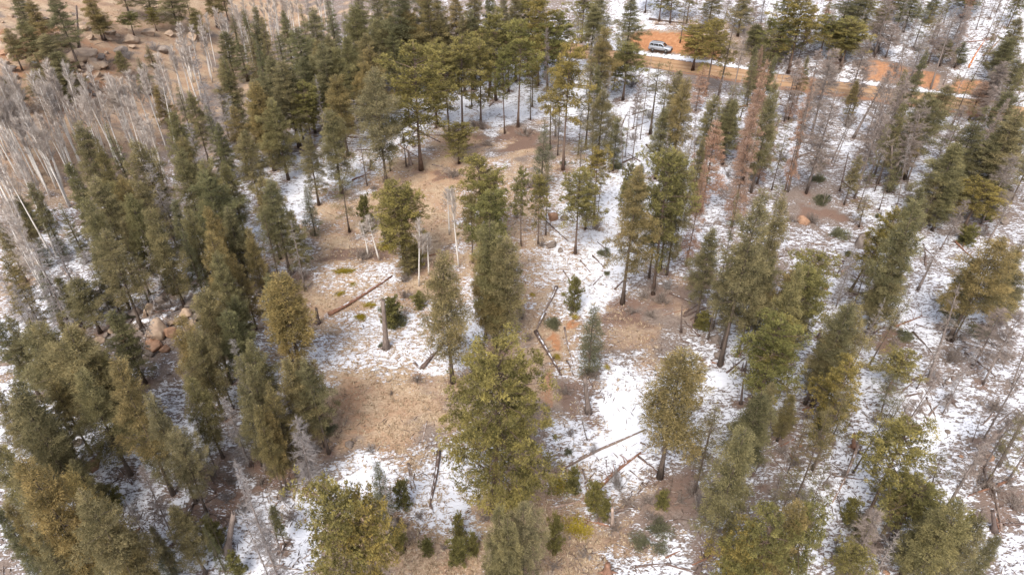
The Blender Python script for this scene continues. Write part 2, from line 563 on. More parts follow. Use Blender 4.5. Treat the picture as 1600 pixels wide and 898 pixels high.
    c = mixc(nt, sm, c, mixc(nt, attr(nt, "roadbed"), soilc, roadc))
    # snow lies where the patchy cover is thick enough
    sn = attr(nt, "snow")
    pat = mth(nt, 'ADD', mth(nt, 'MULTIPLY', nmid, 0.50), mth(nt, 'MULTIPLY', nfine, 0.50))
    pat = mth(nt, 'ADD', pat, mth(nt, 'MULTIPLY', mth(nt, 'SUBTRACT', nbig, 0.5), 0.25))
    th = mth(nt, 'SUBTRACT', mth(nt, 'MULTIPLY', sn, 0.37), 0.262)          # -0.255 .. 0.215
    mr = nt.nodes.new('ShaderNodeMapRange')
    mr.inputs[1].default_value, mr.inputs[2].default_value, mr.inputs[4].default_value = 0.90, 0.99, 0.13
    nt.links.new(sn, mr.inputs[0])
    th = mth(nt, 'ADD', th, mr.outputs[0])
    f = mth(nt, 'ADD', mth(nt, 'SUBTRACT', pat, 0.5), th)
    f = mth(nt, 'MULTIPLY_ADD', f, 15.0, 0.45, clamp=True)
    snowc = ramp(nt, ngrit, [(0.3, (0.60, 0.595, 0.63)), (0.7, (0.69, 0.685, 0.71))])
    c2 = mixc(nt, f, c, snowc)
    nt.links.new(c2, b.inputs["Base Color"])
    b.inputs["Roughness"].default_value = 0.9
    hgt = mth(nt, 'ADD', mth(nt, 'MULTIPLY', nmid, 1.0), mth(nt, 'ADD', mth(nt, 'MULTIPLY', nfine, 0.5), mth(nt, 'MULTIPLY', f, 0.6)))
    bump(nt, b, hgt, 0.6, 0.12)
    m.materials.append(mt)
    o = bpy.data.objects.new("ground", m)
    COL.objects.link(o)
    o['kind'] = 'structure'
    return xs, ys, s.reshape(ny, nx), so.reshape(ny, nx), du.reshape(ny, nx), cl.reshape(ny, nx)


# ------------------------------------------------------------------ plants as meshes (built once, shared)
def stem_path(H, bend, n=7, lean=0.0):
    t = np.linspace(0, 1, n)
    a, b = rng.uniform(0, 6.28, 2)
    return np.stack([bend * np.sin(t * 2.6 + a) - bend * math.sin(a), bend * np.sin(t * 2.2 + b) - bend * math.sin(b), t * H], 1)


def on_path(P, z):
    return np.stack([np.interp(z, P[:, 2], P[:, 0]), np.interp(z, P[:, 2], P[:, 1]), z], -1)


def sprays(mb, P, D, size, tint, up=0.75, wid=0.165, cross=True):
    """flat needle sprays at points P growing along D"""
    n = len(P)
    D = nrm(D)
    upv = nrm(np.array([0, 0, 1.0]) * up + rng.normal(0, 0.45, (n, 3)))
    S = nrm(np.cross(D, upv))
    N = nrm(np.cross(S, D))
    L = size * rng.uniform(0.7, 1.3, n)[:, None]
    W = L * wid * rng.uniform(0.7, 1.3, n)[:, None]
    mid = P + D * L * rng.uniform(0.35, 0.6, n)[:, None]
    tip = P + D * L - N * L * 0.08
    mb.rhombs(P, mid + S * W * 0.5, mid - S * W * 0.5, tip, tint)
    if cross:
        N2 = nrm(N + rng.normal(0, 0.4, (n, 3)))
        a = P - S * W * 0.2
        mb.tris(a - D * L * 0.1, a + D * L * 0.15 + N2 * W * 0.9, a + D * L * 1.02 + N2 * W * 0.25, np.clip(tint + 0.12, 0, 1))


def needles(mb, P, D, size, tint, k=7, wid=0.115, spread=0.9):
    """brush of long needles at points P pointing along D"""
    n = len(P)
    P2 = np.repeat(P, k, 0)
    D2 = nrm(np.repeat(nrm(D), k, 0) + rng.normal(0, spread * 0.6, (n * k, 3)))
    L = size * rng.uniform(0.65, 1.2, n * k)[:, None]
    S = nrm(np.cross(D2, rng.normal(0, 1, (n * k, 3))))
    w = S * (L * wid)
    o = P2 + D2 * L * 0.05
    t = np.clip(np.repeat(tint, k) + rng.normal(0, 0.10, n * k), 0, 1)
    mb.tris(o + w, o - w, P2 + D2 * L, t)


def conifer(H, Rr, cb, prof, nbr, per_m, size, mode, droop=(-0.15, 0.5), gap=0.2, r0=0.2, tmat='fir', bmat='firbark', limb_vis=0.35, twod=False, tipgold=0.25, clump=0.0, name='fir', wh=(0.5, 6, 0.5, 0.1), flat=0.8):
    """trunk mesh and crown mesh of one conifer; prof(t) gives the relative crown radius, t from crown base (0) to tip (1)"""
    P = stem_path(H, H * 0.006)
    tr = MB()
    tz = np.linspace(0, 1, 7)
    tr.tube(P, r0 * (1 - 0.93 * tz ** 0.9) + r0 * 0.5 * np.exp(-tz * 22), 8, 0.5)
    cr = MB()
    zb = H * cb
    # branches stand in whorls; the lower ones are partly lost
    zz_, t_ = zb, []
    az_ = []
    while zz_ < H * 0.975:
        tq = (zz_ - zb) / (H - zb)
        a0 = rng.uniform(0, 6.28)
        m = int(round(wh[1] * (1 - 0.35 * tq)))
        for q in range(m):
            if rng.random() < (wh[2] * (1 - tq / 0.4) if tq < 0.4 else 0.0) + wh[3]:
                continue
            t_.append(np.clip(tq + rng.normal(0, 0.006 + 0.004 * wh[0]), 0, 0.99))
            az_.append(a0 + q * 6.283 / m + rng.normal(0, 0.3))
        zz_ += wh[0] * (1 - 0.45 * tq) * rng.uniform(0.75, 1.25)
    t, az = np.array(t_), np.array(az_)
    nbr = len(t)
    ph = rng.uniform(0, 6.28, 4)
    lob = 1 + gap * np.sin(az * 2 + ph[0] + t * 5) + gap * 0.8 * np.sin(az * 3 + ph[1] - t * 9) + gap * 0.7 * np.sin(t * 22 + ph[2])
    for i in range(nbr):
        L = Rr * float(prof(np.array([t[i]]))[0]) * lob[i] * rng.uniform(0.55, 1.18)
        if L < 0.12:
            L = 0.12
        z = zb + (H - zb) * t[i] * 0.985
        o = on_path(P, np.array([z]))[0]
        el = droop[0] + (droop[1] - droop[0]) * t[i] ** 1.2 + rng.normal(0, 0.12)
        d = np.array([math.cos(az[i]) * math.cos(el), math.sin(az[i]) * math.cos(el), math.sin(el)])
        side = np.array([-math.sin(az[i]), math.cos(az[i]), 0])
        sag = 0.10 * L * (1 - t[i])
        br_t = rng.normal(0, 0.10)
        if L > 0.7 and rng.random() < limb_vis:
            u = np.array([0, 0.35, 0.7, 0.95])
            pts = o + d * (u * L)[:, None] - np.array([0, 0, 1]) * (sag * u ** 2)[:, None]
            rr_ = (0.022 + 0.012 * L) * (1 - 0.8 * u)
            tr.tube(pts, rr_, 4, 0.4, caps=False)
        n = max(4, int(per_m * L * (0.6 + 0.5 * L / Rr)))
        if clump > 0:
            nc = max(2, int(n * clump))
            uc = 1 - rng.uniform(0, 1, nc) ** 1.5 * 0.72
            lc = rng.normal(0, 1, nc) * 0.30 * L * np.clip(1.15 - uc * 0.7, 0.3, 1)
            pick = rng.integers(0, nc, n)
            ball = nrm(rng.normal(0, 1, (n, 3))) * (rng.uniform(0.15, 1, n) ** 0.5 * (0.20 + 0.035 * Rr))[:, None]
            ur = uc[pick] + ball[:, 0] / L
            lat = lc[pick] + ball[:, 1]
            vz = ball[:, 2] * flat + rng.normal(0, 0.13 * flat, nc)[pick]
            ctint = rng.normal(0, 0.13, nc)[pick] + 0.35 * ball[:, 2]  # random tone per clump, plus top light painted in: lighter tops, darker undersides
        else:
            ur = 1 - rng.uniform(0, 1, n) ** 1.35 * 0.85
            lat = rng.normal(0, 1, n) * 0.24 * L * np.clip(1.2 - ur * 0.85, 0.15, 1)
            vz = rng.normal(0, 0.07, n)
            ctint = rng.normal(0, 0.05, n)
        p = o + d * (ur * L)[:, None] + side * lat[:, None]
        p[:, 2] += vz - sag * ur ** 2
        gd = d * 1.0 + side * (np.sign(lat) * np.minimum(1.2, np.abs(lat) * 2.2))[:, None] + np.array([0, 0, 0.18 if mode == 'spray' else 0.5])
        if clump > 0:
            gd = gd * 0.45 + (d * ball[:, :1] + side * ball[:, 1:2] + np.array([0, 0, 1.0]) * ball[:, 2:3]) * 3.2
        gd = gd + rng.normal(0, 0.3, (n, 3))
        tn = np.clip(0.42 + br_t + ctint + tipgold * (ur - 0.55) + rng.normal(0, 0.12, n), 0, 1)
        if mode == 'spray':
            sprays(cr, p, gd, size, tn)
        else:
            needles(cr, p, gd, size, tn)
    # leader
    tip = on_path(P, np.linspace(H * 0.93, H * 0.995, 10))
    if mode == 'spray':
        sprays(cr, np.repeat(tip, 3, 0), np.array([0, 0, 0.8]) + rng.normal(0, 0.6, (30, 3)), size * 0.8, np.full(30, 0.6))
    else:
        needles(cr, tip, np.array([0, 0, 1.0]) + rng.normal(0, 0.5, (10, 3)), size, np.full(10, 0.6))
    return dict(H=H, R=Rr, trunk=tr.mesh(name + '_trunk', M[bmat], True), crown=cr.mesh(name + '_crown', M[tmat]), crown_name='crown')


def p_cone(e=0.8, sh=0.12, lo=0.6):
    return lambda t: np.power(np.clip(1 - t, 0, 1), e) * (lo + (1 - lo) * np.clip(t / sh, 0, 1))


def p_round(pk=0.35):
    return lambda t: np.sqrt(np.clip(1 - ((t - pk) / np.where(t < pk, pk + 0.25, 1.02 - pk)) ** 2, 0.0, 1))


def dead(H, Rr, cb, nbr, tw, mat='greytwig', bark='deadbark', r0=0.145, fine=True, droop=-0.25, name='snag', twigw=0.018, broken=False, lenf=1.0):
    """dead conifer: bare stem, fine drooping twigs"""
    P = stem_path(H, H * 0.008)
    tr = MB()
    tz = np.linspace(0, 1, 7)
    tr.tube(P, r0 * (1 - (0.6 if broken else 0.93) * tz), 7, 0.5)
    cr = MB()
    for i in range(nbr):
        t = rng.uniform(0, 1)
        z = H * (cb + (0.985 - cb) * t)
        L = Rr * (0.18 + 0.82 * (1 - t) ** 0.75) * rng.uniform(0.45, 1.1) * min(1, 0.5 + 4 * t)
        az = rng.uniform(0, 6.28)
        el = droop + 0.55 * t + rng.normal(0, 0.2)
        o = on_path(P, np.array([z]))[0]
        d = np.array([math.cos(az) * math.cos(el), math.sin(az) * math.cos(el), math.sin(el)])
        u = np.array([0, 0.4, 0.75, 1.0])
        curl = rng.normal(0, 0.12, 3)
        pts = o + d * (u * L)[:, None] + (curl * L)[None, :] * (u ** 2)[:, None]
        cr.tube(pts, (twigw + 0.006 * L) * (1 - 0.8 * u), 3, rng.uniform(0.3, 0.8), caps=False)
        if fine:
            n = int(tw * L)
            if n > 0:
                ur = rng.uniform(0.2, 1, n)
                p = o + d * (ur * L)[:, None] + (curl * L)[None, :] * (ur ** 2)[:, None]
                g = nrm(d + rng.normal(0, 0.7, (n, 3)) + np.array([0, 0, -0.15]))
                l = rng.uniform(0.2, 0.55, n)[:, None] * lenf
                s = nrm(np.cross(g, rng.normal(0, 1, (n, 3)))) * twigw * 0.8
                cr.tris(p - s, p + s, p + g * l, np.clip(rng.normal(0.5, 0.2, n), 0, 1))
    return dict(H=H, R=Rr, trunk=tr.mesh(name + '_trunk', M[bark], True), crown=cr.mesh(name + '_branches', M[mat]), crown_name='crown')


def aspen(H, Rr, cb=0.45, nbr=40, name='aspen', r0=0.19):
    P = stem_path(H, H * 0.012)
    tr = MB()
    tz = np.linspace(0, 1, 7)
    tr.tube(P, r0 * (1 - 0.85 * tz), 7, 0.5)
    cr = MB()
    for i in range(nbr):
        t = rng.uniform(0, 1) ** 0.8
        z = H * (cb + (0.98 - cb) * t)
        L = Rr * rng.uniform(0.5, 1.1) * (1.0 - 0.45 * t)
        az = rng.uniform(0, 6.28)
        el = rng.uniform(0.5, 1.1)
        o = on_path(P, np.array([z]))[0]
        d = np.array([math.cos(az) * math.cos(el), math.sin(az) * math.cos(el), math.sin(el)])
        u = np.array([0, 0.4, 0.75, 1.0])
        pts = o + d * (u * L)[:, None] + np.array([0, 0, 0.2 * L]) * (u ** 2)[:, None]
        cr.tube(pts, (0.02 + 0.006 * L) * (1 - 0.8 * u), 3, rng.uniform(0.5, 0.95), caps=False)
        n = int(82 * L)
        ur = rng.uniform(0.25, 1, n)
        p = o + d * (ur * L)[:, None] + np.array([0, 0, 0.2 * L]) * (ur ** 2)[:, None]
        g = nrm(d + rng.normal(0, 0.55, (n, 3)) + np.array([0, 0, 0.3]))
        l = rng.uniform(0.25, 0.8, n)[:, None]
        s = nrm(np.cross(g, rng.normal(0, 1, (n, 3)))) * 0.012
        cr.tris(p - s, p + s, p + g * l, np.clip(rng.normal(0.5, 0.2, n), 0, 1))
    return dict(H=H, R=Rr, trunk=tr.mesh(name + '_trunk', M['aspenbark'], True), crown=cr.mesh(name + '_branches', M['aspentwig']), crown_name='crown')


PROTO = {}
PROTO['F'] = [conifer(16, 2.35, 0.16 + 0.05 * (i % 4), p_cone(0.60 + 0.07 * (i % 3), 0.3, 0.5), 0, 128, 0.20, 'spray', gap=0.18 + 0.03 * i, clump=0.075, tipgold=0.32, flat=0.45, wh=(0.52, 8, 0.45, 0.07), name='fir') for i in range(8)]
PROTO['G'] = [conifer(15, 2.6, 0.18 + 0.05 * (i % 4), p_cone(0.50 + 0.06 * (i % 3), 0.35, 0.55), 0, 124, 0.20, 'spray', gap=0.18 + 0.03 * i, clump=0.055, tipgold=0.45, flat=0.85, wh=(0.55, 9, 0.42, 0.05), name='golden_fir') for i in range(8)]
PROTO['P'] = [conifer(17, 2.5, 0.30 + 0.06 * (i % 4), p_round(0.40 + 0.04 * (i % 5)), 0, 44, 0.20, 'needle', (-0.1, 0.6), gap=0.28, r0=0.19, tmat='pine', bmat='pinebark', limb_vis=0.9, clump=0.11, flat=0.7, wh=(0.64, 7, 0.42, 0.12), name='pine') for i in range(6)]
PROTO['H'] = [conifer(18, 4.4, 0.20, p_round(0.33), 0, 78, 0.19, 'needle', (-0.15, 0.42), gap=0.24, r0=0.34, tmat='pine', bmat='pinebark', limb_vis=1.0, clump=0.05, flat=0.6, wh=(0.78, 7, 0.35, 0.1), name='broad_pine')]
PROTO['S'] = [conifer(15, 1.6, 0.10, p_cone(0.8, 0.1), 0, 100, 0.18, 'spray', (-0.35, 0.4), gap=0.2, flat=0.4, clump=0.09, wh=(0.5, 6, 0.3, 0.1), name='spire_fir') for i in range(5)]
PROTO['B'] = [conifer(8, 1.6, 0.06, p_cone(0.65, 0.2), 0, 100, 0.15, 'spray', (0.0, 0.6), gap=0.2, tmat='blue', r0=0.12, clump=0.1, flat=0.6, wh=(0.38, 7, 0.2, 0.08), name='spruce') for i in range(3)]
PROTO['Q'] = [conifer(15, 1.8, 0.25, p_cone(0.5, 0.3, 0.4), 0, 72, 0.20, 'spray', (-0.25, 0.6), gap=0.45, r0=0.14, limb_vis=0.9, clump=0.13, flat=0.5, wh=(0.75, 5, 0.4, 0.3), name='sparse_fir') for i in range(5)]
PROTO['K'] = [conifer(3.2, 0.9, 0.05, p_round(0.4), 0, 50, 0.15, 'needle', (0.1, 0.9), gap=0.2, r0=0.06, tmat='pine', bmat='pinebark', wh=(0.27, 6, 0.1, 0.1), name='sapling') for i in range(4)]
PROTO['R'] = [conifer(15, 2.1, 0.12, p_cone(0.55, 0.25, 0.6), 0, 84, 0.20, 'spray', (-0.3, 0.5), gap=0.25, r0=0.16, tmat='rust', bmat='pinebark', limb_vis=0.8, clump=0.12, flat=0.45, wh=(0.6, 7, 0.4, 0.2), name='rusty_fir') for i in range(3)]
PROTO['D'] = [dead(15, 2.1, 0.12, 170, 24, name='grey_fir', twigw=0.02, lenf=1.3) for i in range(4)]
PROTO['E'] = [dead(14, 1.6, 0.25, 70, 9, name='bare_snag', twigw=0.034, mat='greytwig') for i in range(4)]
PROTO['T'] = [dead(14, 2.3, 0.28, 120, 46, mat='brush', name='brown_snag', lenf=1.3, droop=-0.1, twigw=0.019) for i in range(4)]
PROTO['N'] = [dead(16, 1.7, 0.45, 60, 16, name='thick_snag', twigw=0.04, mat='brush', r0=0.27, droop=0.0) for i in range(3)]
PROTO['A'] = [aspen(14, 1.6, 0.50 + 0.05 * (i % 3)) for i in range(5)]

THINGS = []       # records for the labels


def new_obj(name, data, parent=None):
    o = bpy.data.objects.new(name, data)
    COL.objects.link(o)
    if parent:
        o.parent = parent
    return o


KIND = {'F': ('fir_tree', 'fir'), 'G': ('fir_tree', 'fir'), 'S': ('spire_fir_tree', 'fir'), 'Q': ('thin_fir_tree', 'fir'), 'P': ('pine_tree', 'pine'), 'H': ('pine_tree', 'pine'),
        'B': ('spruce_tree', 'spruce'), 'K': ('pine_sapling', 'sapling'), 'R': ('dead_fir', 'dead tree'), 'D': ('dead_fir', 'dead tree'), 'E': ('bare_snag', 'dead tree'), 'N': ('bare_snag', 'dead tree'), 'T': ('dead_fir', 'dead tree'), 'A': ('aspen_tree', 'aspen')}
TINT = {'F': ((0.82, 0.86, 0.85), (1.05, 1.02, 1.0)), 'G': ((0.92, 0.92, 0.88), (1.10, 1.05, 0.97)), 'S': ((0.72, 0.80, 0.82), (0.92, 0.95, 0.95)), 'Q': ((0.8, 0.82, 0.8), (1.05, 1.0, 0.95)),
        'P': ((0.92, 0.95, 0.85), (1.2, 1.15, 1.0)), 'H': ((1.1, 1.1, 0.95), (1.1, 1.1, 0.95)), 'B': ((0.8, 0.85, 0.85), (1.0, 1.0, 1.0)), 'K': ((0.85, 0.9, 0.8), (1.1, 1.1, 0.9)),
        'R': ((0.8, 0.8, 0.8), (1.1, 1.05, 1.0)), 'D': ((0.85, 0.85, 0.87), (1.1, 1.1, 1.1)), 'E': ((0.9, 0.9, 0.9), (1.3, 1.28, 1.25)), 'N': ((0.8, 0.8, 0.8), (1.1, 1.1, 1.1)), 'T': ((0.9, 0.9, 0.9), (1.3, 1.25, 1.25)), 'A': ((0.9, 0.9, 0.9), (1.12, 1.1, 1.08))}
rr = random.Random(5)


def put_tree(kind, base, h, w, lean=None, var=None, col=None, label=None, litter=1.0):
    """one tree standing at base, h metres tall and w metres wide"""
    pr = PROTO[kind][rr.randrange(len(PROTO[kind])) if var is None else var % len(PROTO[kind])]
    nm, cat = KIND[kind]
    root = new_obj(nm, None)
    root.empty_display_size = 0.5
    root.location = (base[0], base[1], base[2] - 0.08)
    root.rotation_euler = (lean[0] if lean else rr.gauss(0, 0.012), lean[1] if lean else rr.gauss(0, 0.012), 0)
    sz = h / pr['H']
    sx = w / (2 * pr['R'] * 0.95)
    a = rr.uniform(0, 6.283)
    t = new_obj('trunk', pr['trunk'], root)
    c = new_obj(pr['crown_name'], pr['crown'], root)
    tk = min(max(0.5 * (sz + sx), 0.6), 1.5)
    t.scale = (tk if kind in 'HE' else sx if sx > 0.5 * tk else tk, tk if kind in 'HE' else sx if sx > 0.5 * tk else tk, sz)
    t.scale = (sx, sx, sz)
    c.scale = (sx, sx, sz)
    t.rotation_euler = c.rotation_euler = (0, 0, a)
    lo, hi = TINT[kind]
    q = rr.random()
    hue = rr.choice(((1, 1, 1), (1, 1, 1), (.90, .95, .95), (.93, .98, .92), (1.08, 1.0, .88))) if kind in 'FGSQP' else (1, 1, 1)
    c.color = (*((lo[i] + (hi[i] - lo[i]) * q) * hue[i] for i in range(3)), 1) if col is None else (*col, 1)
    b = rr.uniform(0.75, 1.15)
    t.color = (b, b, b, 1)
    if kind not in 'K':
        TREE_BASES.append((base[0], base[1], (0.6 + 0.22 * w) * litter))
    px, py, dp = proj(base[0], base[1], base[2] + h * 0.6)
    THINGS.append(dict(o=root, kind=kind, h=h, w=w, q=q, px=float(px), py=float(py), label=label, cat=cat, noun=nm))
    return root


def tree_px(kind, tx, ty, by, wpx, label=None, bx=None, **kw):
    """tree given by its tip pixel, the pixel row of its foot and its crown width in pixels"""
    b_x = tx + (CX - tx) * (by - ty) / (NADIR - ty)
    lean = None
    base = hit(b_x if bx is None else bx, by)
    if bx is not None:
        lx = bx - (tx + (CX - tx) * (by - ty) / (NADIR - ty))
    d = ray(tx, ty)
    t = base[1] / d[1]
    h = H_CAM + d[2] * t - base[2]
    if h < 5 and kind not in 'KBETN':
        h = 5
    if h > 23:
        h = 23
    _, _, dep = proj(base[0], base[1], base[2] + h * 0.5)
    ppm = FPX / float(dep)
    w = wpx / ppm * {'F': 1.06, 'G': 1.06, 'S': 1.2, 'P': 1.15, 'Q': 1.1, 'R': 1.05, 'T': 1.2, 'D': 1.1}.get(kind, 1.0)
    if bx is not None:                       # leaning stem: tilt sideways so that the tip meets its pixel
        off = (d[0] * t) - base[0]
        lean = (0, math.atan2(off, h))
        h = math.hypot(h, off)
    return put_tree(kind, base, h, w, lean=lean, label=label, **kw)

